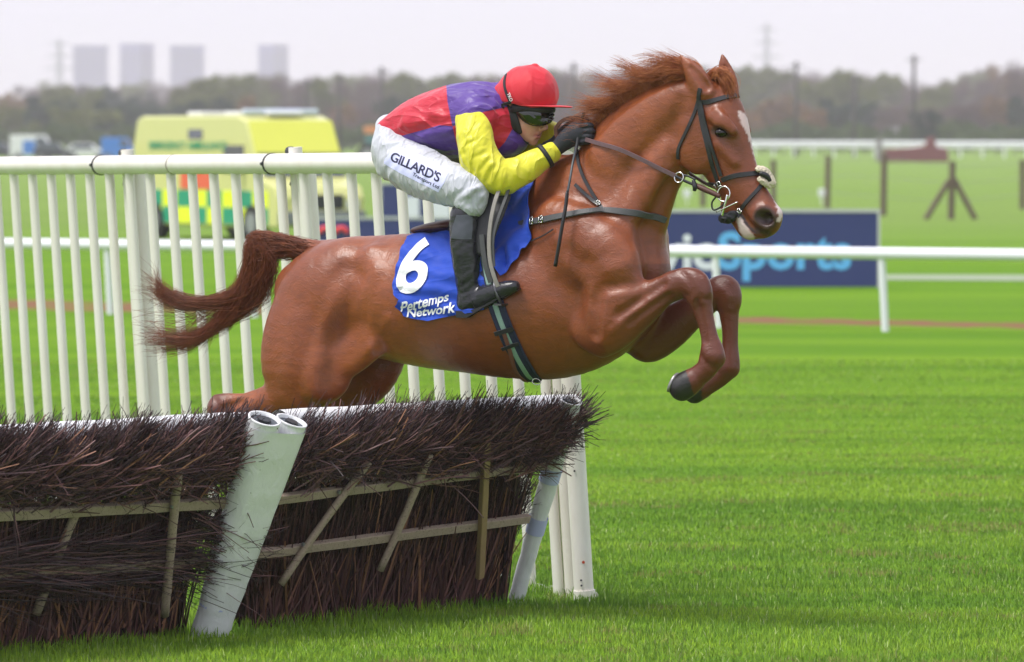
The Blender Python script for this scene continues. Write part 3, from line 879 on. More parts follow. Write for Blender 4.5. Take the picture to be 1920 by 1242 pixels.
for y in (-1.0, 1.0):
    e = .012 if y > 0 else -.012
    m = MB(); m.box(.95, 1.85, min(y, y + e), max(y, y + e), 1.38, 1.95); m.build('side_window', GLS, amb)
    m = MB(); m.box(-.65, 0.0, min(y, y + e), max(y, y + e), 2.08, 2.28); m.build('side_window', GLS, amb)
    j = 0
    for row, (z0, z1) in enumerate(((.68, 1.02), (.34, .675))):
        for q in range(9):
            x0 = -3.2 + q * .68; mt = YF if (q + row) % 2 == 0 else GRN
            m = MB(); m.box(x0, min(x0 + .675, 2.9), min(y, y + e), max(y, y + e), z0, z1); m.build('check_panel', mt, amb)
    m = MB(); m.box(-.2, 1.55, min(y, y + e * .8), max(y, y + e * .8), 1.42, 1.80); 
m = MB(); m.box(-1.0, .55, -1.016, -1.002, 1.05, 1.40); m.build('red_panel', plain('orange_red_print', (.75, .12, .05), .5), amb)
V2, F2 = text_tris('EMERGENCY AMBULANCE', bold=.02)
wt = max(v[0] for v in V2); sc = 3.55 / wt
mesh_obj('lettering', [(-2.45 + x * sc, -1.018, 1.87 + y * sc * .75) for x, y in V2], F2, GRN, amb)
for x in (-1.9, -.2, 1.1):
    m = MB(); m.box(x, x + .7, -.4, .4, 2.565, 2.65); m.build('roof_vent', WHP, amb, bevel=.03)
m = MB(); m.box(1.45, 1.62, -.85, .85, 2.58, 2.70); m.build('light_bar', plain('pale_light_bar', (.55, .62, .75), .3), amb, bevel=.03)
LAMP = NT('lit_headlamp').set(Base_Color=(.8, .8, .75), Emission_Color=(1, .86, .66), Emission_Strength=5.0).mat
for y in (-.45, .72):
    m = MB(); m.box(3.30, 3.345, y - .14, y + .14, .66, .84); m.build('headlight', LAMP if y < 0 else WHP, amb, bevel=.02)
m = MB(); m.box(3.30, 3.40, -1.0, 1.0, .34, .62); m.build('bumper', CHR, amb, bevel=.03)
m = MB(); m.box(3.31, 3.34, -.25, .50, .66, .95); m.build('grille', BLP, amb)
for y in (-1.16, 1.16):
    m = MB(); m.box(1.75, 1.9, y - .12, y + .12, 1.38, 1.72); m.build('mirror', BLP, amb, bevel=.03)
for x in (-2.15, 2.25):
    for y in (-.93, .93): wheel(x, y, .37, .24, amb)

# ================================================================ small vehicles in the far car park
def box_vehicle(name, label, cat, px, ybase, L_, H_, paint, glass_h, yaw=0.0, van=True):
    p = ground_at(px, ybase)
    o = empty(name, (p[0], p[1], 0), yaw, label, cat); W_ = 1.9
    m = MB()
    if van: pr = [(-L_ / 2, .3), (-L_ / 2, H_), (L_ * .28, H_), (L_ * .40, H_ * .58), (L_ * .5, H_ * .5), (L_ * .5, .3)]
    else: pr = [(-L_ / 2, .3), (-L_ / 2, H_ * .62), (-L_ * .32, H_), (L_ * .12, H_), (L_ * .27, H_ * .66), (L_ * .5, H_ * .56), (L_ * .5, .3)]
    m.prism(pr, -W_ / 2, W_ / 2); m.build('body', paint, o, bevel=.06)
    m = MB(); 
    if van: m.prism([(L_ * .08, H_ * .6), (L_ * .08, H_ * .92), (L_ * .27, H_ * .92), (L_ * .37, H_ * .6)], -W_ / 2 - .01, W_ / 2 + .01)
    else: m.prism([(-L_ * .38, H_ * .64), (-L_ * .30, H_ * .95), (L_ * .11, H_ * .95), (L_ * .24, H_ * .66)], -W_ / 2 - .01, W_ / 2 + .01)
    m.build('window', GLS, o)
    for x in (-L_ * .31, L_ * .31):
        for y in (-W_ / 2 + .1, W_ / 2 - .1): wheel(x, y, .32, .22, o)
    return o
BLV = plain('blue_paint', (.03, .19, .62), .35); DRK = plain('dark_paint', (.03, .035, .05), .3); 
v1 = box_vehicle('parked_van', 'white van with a bright blue side panel, left end of the far car park', 'van', 62, 301, 3.6, 2.05, WHP, 1.5)
m = MB(); m.box(-.75, .25, -.965, -.952, .5, 1.6); m.build('side_panel', BLV, v1)
box_vehicle('parked_car', 'dark car at the left edge, half behind the white rail', 'car', -6, 300, 3.8, 1.5, DRK, 1, van=False)
box_vehicle('parked_car', 'low white car in the far car park, between the white van and the ambulance', 'car', 163, 300, 3.4, 1.35, WHP, 1, van=False)
box_vehicle('parked_van', 'small blue van close to the left end of the ambulance', 'van', 222, 302, 2.6, 1.85, BLV, 1)
box_vehicle('parked_car', 'dark blue car in front of the treeline, right of the white van', 'car', 100, 302, 3.0, 1.45, DRK, 1, van=False)
p = ground_at(704, 312); tr_ = empty('tractor', (p[0], p[1], 0), 0, 'orange tractor with a teal cab far behind the jockey\'s back', 'tractor')
ORG = plain('orange_paint', (.65, .25, .10), .4); TEAL = plain('teal_glass', (.08, .20, .20), .2)
m = MB(); m.box(-.75, .75, -.7, .7, 2.15, 2.65); m.build('cab_roof', ORG, tr_, bevel=.05)
m = MB(); m.box(-.68, .68, -.65, .65, 1.1, 2.15); m.build('cab', TEAL, tr_)
m = MB(); m.box(-.8, 1.7, -.45, .45, .6, 1.2); m.build('bonnet', ORG, tr_, bevel=.05)
for x, r in ((-.5, .75), (1.3, .45)):
    for y in (-.8, .8): wheel(x, y, r, .35, tr_)

# ================================================================ post and wire fence, A-braced straining post
FWD = plain('old_fence_wood', (.13, .095, .07), .9, .25, 3)
fence = empty('wire_fence', tuple(ground_at(1660, 405)), 0, 'old wooden post and wire fence with a braced straining post on the right', 'fence')
def far_post(px, yb, yt, lean=0, r=.085, name='post', Yd=None):
    g = ground_at(px, yb); top = at(px + lean, yt, g[1]); tube_part(name, [g - np.array([0, 0, .05]), top], r, FWD, fence, 8); return g, top
fps = [far_post(x, yb, yt, l) for x, yb, yt, l in ((1120, 385, 292, 0), (1258, 388, 296, 1), (1318, 388, 298, 0), (1450, 386, 300, 0), (1551, 391, 292, 2), (1656, 405, 288, 2), (1783, 412, 303, 3), (1917, 393, 300, 0), (2040, 393, 300, 0))]
g, top = fps[6]
def strut(px, yb, x1, y1):
    a = ground_at(px, yb); b_ = at(x1, y1, g[1]); tube_part('strut', [a, b_], .075, FWD, fence, 8)
strut(1735, 412, 1780, 338); strut(1829, 412, 1789, 336)
WIR = plain('galvanised_wire', (.25, .26, .26), .5, .1, 5, Metallic=.5)
for f_ in (.30, .62, .92):
    P_ = [a + (b_ - a) * f_ for a, b_ in fps]
    tube_part('wire', P_, .006, WIR, fence, 4)
for x, y in ((1541, 362), (1288, 363)):
    g = ground_at(x, 384); t_ = empty('marker_sign', tuple(g), 0, 'small white marker plate near the %s' % ('middle fence post' if x > 1400 else 'horse\'s throat'), 'marker')
    tube_part('stake', [g, at(x, y, g[1])], .02, WPL, t_, 6)
    c = np.array(at(x, y, g[1])) - g; m = MB(); m.box(c[0] - .11, c[0] + .11, -.02, .02, c[2] - .12, c[2] + .12); m.build('plate', WPL, t_, bevel=.02)

# far running rail, steeplechase fence
fr = empty('running_rail', tuple(ground_at(1400, 292)), 0, 'distant white course rail along the hedge on the right', 'rail')
A_ = ground_at(1130, 291); B_ = ground_at(1990, 292); B_ = B_ * np.array([1, 1, 1]); 
Y1, Y2 = 585., 520.
A_ = np.array([(1130 - 960) / FPX * Y1, Y1, 0]); B_ = np.array([(2010 - 960) / FPX * Y2, Y2, 0])
for z, r in ((1.30, .16), (.98, .12)): tube_part('rail', [A_ + np.array([0, 0, z]), B_ + np.array([0, 0, z])], r, WPL, fr, 8)
for k in range(24):
    p = A_ + (B_ - A_) * (k / 23); tube_part('post', [p, p + np.array([0, 0, 1.3])], .09, WPL, fr, 6)
sf = empty('chase_fence', tuple(ground_at(1715, 304)), 0, 'dark red steeplechase fence in front of the distant white rail', 'fence')
RB = plain('dark_red_brush', (.17, .045, .045), .9, .3, 3)
m = MB(); m.prism([(-2.5, 0), (-2.3, .95), (-.2, 1.1), (.8, 1.25), (1.0, 1.9), (1.5, 1.9), (1.6, 1.2), (2.5, 1.0), (2.6, 0)], -.5, .5); m.build('brush_wall', RB, sf, bevel=.1)
m = MB(); m.box(-2.95, -2.5, -.3, .3, 0, 1.8); m.build('wing', plain('grey_board', (.22, .20, .21), .8), sf, bevel=.05)

# ================================================================ trees
def leaf_cloud(rng, n, lobes, size, flat=.6):
    c = rng.integers(0, len(lobes), n); L_ = np.array(lobes)
    d = rng.normal(size=(n, 3)); d /= np.linalg.norm(d, axis=1)[:, None]
    r = rng.uniform(0, 1, n) ** .45
    ctr = L_[c, :3] + d * (L_[c, 3] * r)[:, None] * np.array([1, 1, .85])
    a = rng.normal(size=(n, 3)); a /= np.linalg.norm(a, axis=1)[:, None]
    b_ = np.cross(a, rng.normal(size=(n, 3))); b_ /= np.linalg.norm(b_, axis=1)[:, None]
    s = size * rng.uniform(.5, 1.3, n)
    P_ = np.stack([ctr - a * s[:, None], ctr + b_ * (s * flat)[:, None], ctr + a * s[:, None], ctr - b_ * (s * flat)[:, None]], 1)
    return P_.reshape(-1, 3), np.arange(n * 4).reshape(-1, 4)
def tree_mesh(seed, kind):
    rng = np.random.default_rng(seed)
    if kind == 'bush': lobes = [(rng.uniform(-1, 1) * .5, rng.uniform(-.3, .3), .25 + rng.uniform(0, .35), rng.uniform(.25, .38)) for _ in range(8)]
    else: lobes = [(rng.normal(0, .20), rng.normal(0, .2), rng.uniform(.32, .86), rng.uniform(.10, .21)) for _ in range(26)]
    if kind == 'bare': n, s, fl = 7500, .024, .22
    elif kind == 'bush': n, s, fl = 2600, .045, .7
    else: n, s, fl = 3600, .028, .7
    V, F = leaf_cloud(rng, n, lobes, s, fl)
    tv = MB(); 
    tv.tube([(0, 0, -.02), (.01, 0, .3), (0, .01, .6), (.01, 0, .8)], [.028, .022, .014, .004], 7)
    for k in range(9):
        an = rng.uniform(0, 6.28); z = rng.uniform(.25, .6); l = lobes[k % len(lobes)]
        tv.tube([(0, 0, z), (l[0] * .5, l[1] * .5, (z + l[2]) / 2), (l[0], l[1], l[2])], [.012, .008, .003], 5)
    return V, F, tv
def foliage_mat(name, c0, c1, tr=.2):
    m = NT(name)
    oi = m.n('ObjectInfo')
    c = m.mix(m.noise(m.coords(), 5, 3), c0, c1)
    c = m.mix(m.math('MULTIPLY', oi.outputs['Random'], .4), c, [x * .6 for x in c0])
    m.set(Base_Color=c, Roughness=.8); m.b.inputs['Specular IOR Level'].default_value = .1
    return m.mat
KM = {'bare': foliage_mat('bare_twigs', (.10, .062, .066), (.17, .115, .115)), 'olive': foliage_mat('olive_foliage', (.085, .105, .020), (.16, .17, .045)),
      'dark': foliage_mat('evergreen_foliage', (.020, .042, .030), (.042, .075, .050)), 'bush': foliage_mat('hedge_foliage', (.045, .080, .024), (.12, .17, .05)),
      'autumn': foliage_mat('russet_foliage', (.17, .085, .03), (.24, .14, .06))}
BARK = plain('bark', (.07, .058, .05), .9, .3, 6)
PROT = {}
for kind, geo, seeds in (('bare', 'bare', (1, 2)), ('olive', 'leafy', (3, 4)), ('dark', 'leafy', (5, 6)), ('autumn', 'leafy', (7,)), ('bush', 'bush', (8, 9))):
    PROT[kind] = []
    for sd_ in seeds:
        V, F, tv = tree_mesh(sd_, geo)
        oc = np_mesh('crown', V, F, KM[kind], None, False); ot = tv.build('trunk', BARK, None)
        PROT[kind].append((oc.data, ot.data)); bpy.data.objects.remove(oc); bpy.data.objects.remove(ot)
KL = {'bare': 'leafless grey brown tree', 'olive': 'olive green tree', 'dark': 'dark evergreen tree', 'autumn': 'russet autumn tree', 'bush': 'green hedge bush'}
_rt = random.Random(4)
seen_labels = {}
_pos = [(0, 'at the left edge'), (90, 'under the first tower'), (180, 'right of the first tower'), (240, 'under the second tower'), (310, 'under the third tower'), (395, 'right of the third tower'), (470, 'under the fourth tower'), (560, 'above the ambulance cab'), (640, 'right of the ambulance roof'), (720, 'above the jockey\'s hip'), (800, 'above the jockey\'s back'), (900, 'beside the cap'), (1000, 'between cap and mane'), (1100, 'behind the mane'), (1250, 'behind the ears'), (1390, 'below the right pylon'), (1470, 'right of the right pylon'), (1560, 'above the middle post'), (1640, 'above the blue board end'), (1730, 'above the red fence'), (1800, 'above the braced post'), (1880, 'near the right edge')]
_pos += [(-250, 'beyond the left edge'), (2150, 'beyond the right edge')]
def _uniq(lb, px):
    w_ = min(_pos, key=lambda q: abs(q[0] - px))[1]
    return lb.split(', ')[0] + ' ' + w_
def plant(kind, px, ytop, Yd, wpx, label=None, group='trees along the horizon'):
    X = (px - 960) / FPX * Yd
    h = CAM_H + (250 - ytop) / FPX * Yd
    w_ = wpx / FPX * Yd
    label = _uniq(label, px) if label else label
    o = empty({'bush': 'hedge_bush'}.get(kind, 'tree'), (X, Yd, 0), _rt.uniform(0, 6), label or KL[kind] + ' on the blurred horizon', 'bush' if kind == 'bush' else 'tree', group)
    c, t = _rt.choice(PROT[kind])
    zs = h / (.95 if kind != 'bush' else .85)
    for nm, me in (('crown', c), ('trunk', t)):
        q = bpy.data.objects.new(nm, me); COL.objects.link(q); q.parent = o
        q.scale = (w_ / .85, w_ / .85, zs) if kind != 'bush' else (w_ / 1.4, w_ / 1.4, zs)
    return o
prof_x = [-420, -60, 0, 40, 80, 115, 150, 175, 200, 250, 300, 345, 385, 430, 500, 560, 620, 720, 800, 900, 1000, 1060, 1120, 1200, 1300, 1380, 1430, 1500, 1560, 1610, 1660, 1720, 1770, 1810, 1850, 1890, 1960]
prof_y = [165, 172, 176, 168, 185, 150, 152, 172, 150, 172, 190, 165, 140, 128, 128, 134, 140, 131, 134, 132, 126, 124, 122, 118, 118, 124, 116, 128, 134, 130, 134, 146, 152, 136, 118, 110, 112]
def place(px): return 'far left, behind the picket wing' if px < 250 else 'above the ambulance roof' if px < 560 else 'behind the jockey' if px < 1050 else 'behind the horse\'s neck and mane' if px < 1380 else 'beyond the horse\'s head' if px < 1620 else 'at the far right of the skyline'
def tlabel(kind, px, layer): return '%s in the %s row, %s' % (KL[kind], layer, place(px))
x = -400
while x < 2320:                                       # far, pale row
    kind = _rt.choice(['bare', 'bare', 'bare', 'olive'])
    yt = np.interp(x, prof_x, prof_y)
    if 60 < x < 380: yt = 150
    plant(kind, x, yt + _rt.uniform(2, 12), _rt.uniform(1250, 1500), _rt.uniform(75, 110), tlabel(kind, x, 'back'), 'hazy back row of trees ' + place(x))
    x += _rt.uniform(30, 44)
x = -390
while x < 2310:                                       # middle row sets the skyline
    kind = 'bare' if (x > 360) else _rt.choice(['dark', 'olive'])
    if x < 90: kind = 'autumn'
    if 330 < x < 460 or 1380 < x < 1480 or 1590 < x < 1700 or 740 < x < 860: kind = 'olive'
    yt = np.interp(x, prof_x, prof_y)
    if kind == 'bare' and _rt.random() < .34: kind = _rt.choice(['olive', 'olive', 'dark', 'autumn'])
    plant(kind, x, yt + _rt.uniform(0, 14), _rt.uniform(820, 1000), _rt.uniform(70, 100), tlabel(kind, x, 'middle'), 'middle row of trees ' + place(x))
    x += _rt.uniform(34, 48)
x = -380
while x < 2300:                                       # near lower trees
    kind = _rt.choice(['bare', 'olive', 'dark', 'bare', 'autumn']) if x > 300 else _rt.choice(['dark', 'dark', 'olive'])
    plant(kind, x, _rt.uniform(175, 205), _rt.uniform(680, 760), _rt.uniform(80, 120), tlabel(kind, x, 'front'), 'front row of trees ' + place(x))
    x += _rt.uniform(48, 70)
x = -380
while x < 2300:                                       # hedge
    plant('bush', x, _rt.uniform(224, 240), _rt.uniform(610, 660), _rt.uniform(60, 90), 'rounded green hedge bush, x', 'hedge bushes ' + place(x))
    x += _rt.uniform(34, 50)
plant('dark', 1732, 205, 600, 62, 'small dark bushy tree standing alone in the hedge', None)

_by = {}
for o in list(COL.objects):
    if o.get('category') in ('tree', 'bush') and o.parent is None: _by.setdefault(o['label'], []).append(o)
_ord = ['first', 'second', 'third', 'fourth', 'fifth', 'sixth', 'seventh']
for lb, os_ in _by.items():
    if len(os_) > 1:
        os_.sort(key=lambda o: o.location.x / o.location.y)
        lb = lb.replace('leafless grey brown tree', 'bare tree').replace('rounded green ', '').replace('right of the first tower', 'right of the first tower block')
        for k, o in enumerate(os_):
            o['label'] = lb + (', left one of two' if k == 0 else ', right one of two') if len(os_) == 2 else lb + ', %s from the left' % _ord[k]

# poles
def pole(px, ytop, Yd, r, label, cross=False):
    X = (px - 960) / FPX * Yd; h = CAM_H + (250 - ytop) / FPX * Yd
    o = empty('utility_pole', (X, Yd, 0), 0, label, 'pole')
    m = MB(); m.tube([(0, 0, -.1), (0, 0, h)], [r, r * .8], 8); m.build('pole', PLM, o, True)
    m = MB(); m.box(-.7, .7, -.06, .06, h - .5, h - .38); m.build('crossarm', PLM, o)
PLM = plain('dark_pole_wood', (.060, .052, .055), .9)
for px, yt, lb in ((575, 150, 'dark utility pole behind the ambulance cab'), (636, 140, 'dark utility pole right of the ambulance roof'), (716, 126, 'dark utility pole above the jockey\'s hip'),
                   (1076, 118, 'dark utility pole just right of the red cap'), (1492, 116, 'utility pole right of the horse\'s face'), (1601, 142, 'short dark utility pole above the blue board'), (1713, 104, 'tall thin utility pole above the red fence')):
    pole(px, yt, 560, .22, lb)
def pylon(px, ytop, Yd, label):
    X = (px - 960) / FPX * Yd; h = CAM_H + (250 - ytop) / FPX * Yd
    o = empty('pylon', (X, Yd, 0), 0, label, 'pylon'); m = MB()
    for sx in (-1, 1):
        for sy in (-1, 1): m.tube([(sx * 3.2, sy * 3.2, 0), (sx * 1.2, sy * 1.2, h * .6), (sx * .5, sy * .5, h)], .34, 5)
    for k in range(10):
        z0, z1 = h * k / 10, h * (k + 1) / 10; w0 = 3.2 - 2.7 * k / 10; w1 = 3.2 - 2.7 * (k + 1) / 10
        for sy in (-1, 1): m.tube([(-w0, sy * w0, z0), (w1, sy * w1, z1)], .24, 4); m.tube([(w0, sy * w0, z0), (-w1, sy * w1, z1)], .24, 4)
    m.build('lattice', PYM, o)
    m = MB()
    for z, w_ in ((h * .70, 6), (h * .82, 5), (h * .94, 4)): m.box(-w_, w_, -.3, .3, z, z + .7)
    m.build('crossarm', PYM, o)
PYM = plain('galvanised_steel', (.28, .30, .34), .6)
pylon(112, 74, 2600, 'faint electricity pylon on the skyline left of the tower blocks')
pylon(1437, 44, 2600, 'faint electricity pylon on the skyline right of the horse\'s head')

# ================================================================ tower blocks
def tower(px0, px1, ytop, label, split=None, Yd=3500):
    k = Yd / FPX; X = (px0 + px1) / 2; X = (X - 960) * k; W_ = (px1 - px0) * k; h = CAM_H + (250 - ytop) * k
    yaw = 0
    if split is not None:
        yaw = -math.atan2((px1 - split), (split - px0)); s_ = abs(math.cos(yaw)) + abs(math.sin(yaw)); 
        W_ = math.hypot(split - px0, px1 - split) * k
    o = empty('tower_block', (X, Yd, 0), yaw, label, 'tower block')
    D_ = W_
    m = MB(); m.box(-W_ / 2, W_ / 2, -D_ / 2, D_ / 2, 0, h); m.build('walls', TWM, o)
    m = MB(); m.box(-W_ * .51, W_ * .51, -D_ * .51, D_ * .51, h + .01, h + 1.2); m.build('parapet', TWM, o)
    m = MB(); n = int(h / 3)
    for f_ in range(1, n):
        z = f_ * 3.0
        for q in range(5):
            x0 = -W_ / 2 + W_ * (q + .2) / 5
            m.box(x0, x0 + W_ * .12, -D_ / 2 - .05, -D_ / 2 + .05, z, z + 1.5)
            m.box(-W_ / 2 - .05, -W_ / 2 + .05, x0, x0 + W_ * .12, z, z + 1.5)
            m.box(W_ / 2 - .05, W_ / 2 + .05, x0, x0 + W_ * .12, z, z + 1.5)
    w_ = m.build('windows', GLS, o); w_['kind'] = 'stuff'
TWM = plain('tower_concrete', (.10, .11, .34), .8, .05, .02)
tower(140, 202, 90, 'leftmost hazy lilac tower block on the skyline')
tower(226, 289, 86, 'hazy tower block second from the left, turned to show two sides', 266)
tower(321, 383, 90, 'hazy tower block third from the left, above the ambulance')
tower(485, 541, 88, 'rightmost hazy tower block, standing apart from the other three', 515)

# ================================================================ haze
hz = MB(); hz.box(-1210, 1210, -8, 5010, -1.2, 62)
o = hz.build('haze', None); o['kind'] = 'stuff'
hm = bpy.data.materials.new('haze'); hm.use_nodes = True
t_ = hm.node_tree; t_.nodes.remove(t_.nodes['Principled BSDF'])
pv = t_.nodes.new('ShaderNodeVolumePrincipled'); pv.inputs['Density'].default_value = .00030
pv.inputs['Color'].default_value = (.96, .87, 1.0, 1); pv.inputs['Anisotropy'].default_value = 0.0
t_.links.new(pv.outputs[0], t_.nodes['Material Output'].inputs['Volume'])
o.data.materials.append(hm)
# ================================================================ the horse
HZ = -YAW
def HS(px, py, s, a, b):            # a station: pixel, offset towards the camera, half thickness in px, half width in m
    return (*hp(px, py, s), a / HPX, b)

def build_horse(h=0.009):
    lo = (-1.72, -0.42, 0.30); hi = (1.42, 0.42, 2.62)
    F = Field(lo, hi, h)
    # trunk
    F.add([HS(578, 545, 0, 62, .16), HS(640, 545, 0, 98, .235), HS(720, 556, 0, 116, .262), HS(800, 563, 0, 127, .285), HS(880, 568, 0, 132, .30),
           HS(960, 568, 0, 142, .295), HS(1040, 562, 0, 148, .255), HS(1105, 548, 0, 136, .215), HS(1160, 528, 0, 105, .17), HS(1195, 505, 0, 70, .13)], 0.0)
    F.add([HS(860, 480, 0, 45, .10), HS(930, 440, 0, 55, .09), HS(1000, 400, 0, 62, .075), HS(1060, 350, 0, 66, .07)], 0.09)
    # neck
    F.add([HS(1085, 480, 0, 140, .19), HS(1132, 415, 0, 126, .155), HS(1168, 345, 0, 110, .118), HS(1190, 302, 0, 103, .103), HS(1217, 270, 0, 97, .094),
           HS(1249, 240, 0, 88, .085), HS(1285, 212, 0, 72, .08), HS(1315, 200, 0, 56, .075)], 0.08)
    # neck muscles, jugular groove
    for sg in (1, -1):
        o = 0 if sg > 0 else 38
        F.add([HS(1140 + o, 300, sg * .085, 38, .035), HS(1180 + o, 250, sg * .08, 34, .03), HS(1230 + o, 205, sg * .075, 26, .025), HS(1275 + o, 180, sg * .065, 20, .02)], 0.05)
        F.add([HS(1150 + o, 430, sg * .14, 40, .05), HS(1195 + o, 370, sg * .105, 30, .04), HS(1228 + o, 320, sg * .085, 24, .03), HS(1258 + o, 280, sg * .07, 20, .025)], 0.045)
    # shoulders and chest
    F.add([HS(1030, 420, .15, 45, .06), HS(1085, 455, .19, 66, .07), HS(1140, 500, .20, 62, .085), HS(1152, 560, .19, 58, .09), HS(1128, 615, .19, 50, .08)], 0.06)
    F.add([HS(1160, 470, .12, 50, .09), HS(1180, 500, .13, 42, .09)], 0.05)
    F.add([HS(1130, 420, -.12, 50, .07), HS(1200, 430, -.11, 46, .08), HS(1214, 475, -.11, 42, .08), HS(1205, 530, -.12, 48, .09), HS(1190, 600, -.13, 50, .09)], 0.05)
    # near foreleg
    F.add([HS(1118, 628, .19, 46, .075), HS(1150, 604, .19, 52, .082), HS(1182, 584, .185, 45, .072), HS(1211, 567, .18, 37, .058), HS(1240, 548, .175, 29, .047), HS(1264, 537, .17, 26, .044)], 0.035)
    F.add([HS(1262, 536, .17, 26, .044), HS(1285, 530, .17, 28, .048), HS(1303, 536, .17, 30, .050), HS(1313, 556, .17, 24, .042)], 0.02)
    F.add([HS(1308, 548, .17, 25, .042), HS(1316, 575, .17, 21, .034), HS(1324, 605, .17, 16.5, .028), HS(1331, 635, .17, 17, .029), HS(1335, 655, .17, 22, .036), HS(1336, 670, .17, 25, .040)], 0.02)
    F.add([HS(1336, 672, .17, 23, .038), HS(1324, 692, .17, 20, .034), HS(1308, 706, .17, 20, .036), HS(1299, 713, .17, 22, .042)], 0.015)
    F.add([HS(1300, 713, .17, 22, .044), HS(1289, 720, .17, 25, .050), HS(1278, 727, .17, 25.5, .054)], 0.006)
    F.cut([HS(1245, 668, .17, 38, .12), HS(1236, 690, .17, 38, .12), HS(1224, 724, .17, 38, .12), HS(1218, 760, .17, 38, .12)], .006)
    # far foreleg
    F.add([HS(1190, 600, -.13, 46, .08), HS(1212, 640, -.14, 40, .075), HS(1250, 620, -.14, 40, .07), HS(1290, 590, -.14, 33, .055), HS(1325, 563, -.14, 27, .046)], 0.035)
    F.add([HS(1325, 560, -.14, 26, .044), HS(1348, 546, -.14, 28, .05), HS(1362, 546, -.14, 28, .05), HS(1367, 566, -.14, 23, .042)], 0.02)
    F.add([HS(1365, 560, -.14, 24, .042), HS(1367, 590, -.14, 19, .033), HS(1369, 620, -.14, 16, .028), HS(1369, 650, -.14, 16, .029), HS(1368, 676, -.14, 20, .036), HS(1366, 688, -.14, 22, .038)], 0.02)
    F.add([HS(1366, 690, -.14, 21, .036), HS(1348, 708, -.14, 19, .034), HS(1328, 722, -.14, 18, .036), HS(1316, 728, -.14, 20, .042)], 0.015)
    F.add([HS(1316, 728, -.14, 20, .044), HS(1302, 734, -.14, 23, .052)], 0.006)
    # near hindquarter, thigh, gaskin, hock, cannon
    F.add([HS(655, 500, .10, 50, .10), HS(608, 558, .14, 84, .105), HS(574, 625, .16, 86, .112), HS(564, 690, .17, 82, .108), HS(567, 736, .17, 54, .085)], 0.06)
    F.add([HS(560, 735, .17, 52, .08), HS(515, 752, .17, 36, .06), HS(465, 764, .17, 28, .046), HS(430, 768, .17, 26, .040), HS(412, 770, .17, 27, .042)], 0.03)
    F.add([HS(450, 748, .17, 10, .016), HS(425, 749, .17, 12, .020), HS(407, 752, .17, 13, .024)], 0.012)
    F.groove([HS(455, 757, .20, 1, 1), HS(432, 762, .205, 1, 1), HS(418, 770, .205, 1, 1)], .010, width=.014)
    F.add([HS(412, 768, .17, 26, .042), HS(404, 800, .17, 20, .034), HS(392, 850, .17, 16, .028), HS(376, 900, .17, 18, .032), HS(368, 918, .17, 21, .036)], 0.02)
    F.add([HS(368, 918, .17, 20, .034), HS(350, 940, .17, 18, .034), HS(340, 958, .17, 24, .046), HS(330, 978, .17, 30, .054)], 0.015)
    # stifle and flank
    F.add([HS(600, 700, .18, 50, .07), HS(618, 720, .17, 40, .06)], 0.05)
    F.add([HS(690, 640, .19, 38, .05), HS(660, 665, .18, 38, .055), HS(625, 695, .18, 36, .06)], 0.05)
    # point of hip
    F.add([HS(702, 480, .17, 14, .02), HS(690, 500, .185, 14, .02)], 0.07)
    # far hind leg
    F.add([HS(690, 560, -.13, 80, .10), HS(705, 630, -.16, 70, .10), HS(698, 690, -.17, 56, .095), HS(664, 732, -.17, 46, .08), HS(600, 772, -.17, 34, .06), HS(530, 800, -.17, 27, .045), HS(490, 812, -.17, 27, .042)], 0.05)
    F.add([HS(490, 812, -.17, 26, .042), HS(480, 850, -.17, 18, .03), HS(466, 905, -.17, 16, .028), HS(455, 940, -.17, 20, .036)], 0.02)
    F.add([HS(455, 940, -.17, 19, .034), HS(438, 962, -.17, 18, .034), HS(428, 980, -.17, 24, .046), HS(418, 1000, -.17, 29, .054)], 0.015)
    # dock
    F.add([HS(640, 478, 0, 22, .05), HS(600, 466, 0, 15, .035), HS(560, 460, 0, 12, .028), HS(515, 470, 0, 8, .02)], 0.03)
    # head
    F.add([HS(1308, 185, 0, 52, .082), HS(1330, 215, 0, 66, .086), HS(1344, 253, 0, 66, .082), HS(1363, 300, 0, 55, .068), HS(1386, 342, 0, 45, .056), HS(1405, 375, 0, 41, .050), HS(1422, 400, 0, 39, .052), HS(1432, 416, 0, 30, .050)], 0.03)
    for sg in (1, -1):
        o = 0 if sg > 0 else 26
        F.add([HS(1296 + o, 235, sg * .062, 24, .028), HS(1303 + o, 278, sg * .062, 40, .028), HS(1318 + o, 300, sg * .055, 34, .026)], 0.025)       # cheek
        F.add([HS(1340 + o, 215, sg * .088, 14, .02), HS(1356 + o, 228, sg * .092, 13, .02), HS(1374 + o, 246, sg * .08, 10, .016)], 0.03)      # brow
        F.add([HS(1350 + o, 272, sg * .066, 6, .012), HS(1378 + o, 305, sg * .058, 5, .010)], 0.03)                      # facial crest
        F.add([HS(1427 + o * .35, 404, sg * .042, 23, .020), HS(1442 + o * .25, 412, sg * .032, 16, .02)], 0.02)     # nostril wing
    F.add([HS(1448, 404, 0, 20, .045), HS(1444, 422, 0, 18, .042), HS(1430, 432, 0, 15, .04)], 0.02)      # upper lip
    F.add([HS(1370, 385, 0, 22, .036), HS(1388, 408, 0, 20, .036), HS(1401, 430, 0, 18, .036), HS(1410, 438, 0, 12, .03)], 0.025)   # chin and lower lip
    # ears
    F.add([HS(1320, 174, .062, 23, .036), HS(1308, 150, .070, 22, .030), HS(1292, 126, .075, 13.5, .018), HS(1276, 104, .076, 2.0, .004)], 0.018)
    F.add([HS(1368, 176, -.05, 19, .034), HS(1364, 150, -.058, 18.5, .028), HS(1358, 124, -.062, 12, .018), HS(1354, 100, -.062, 2.0, .004)], 0.018)
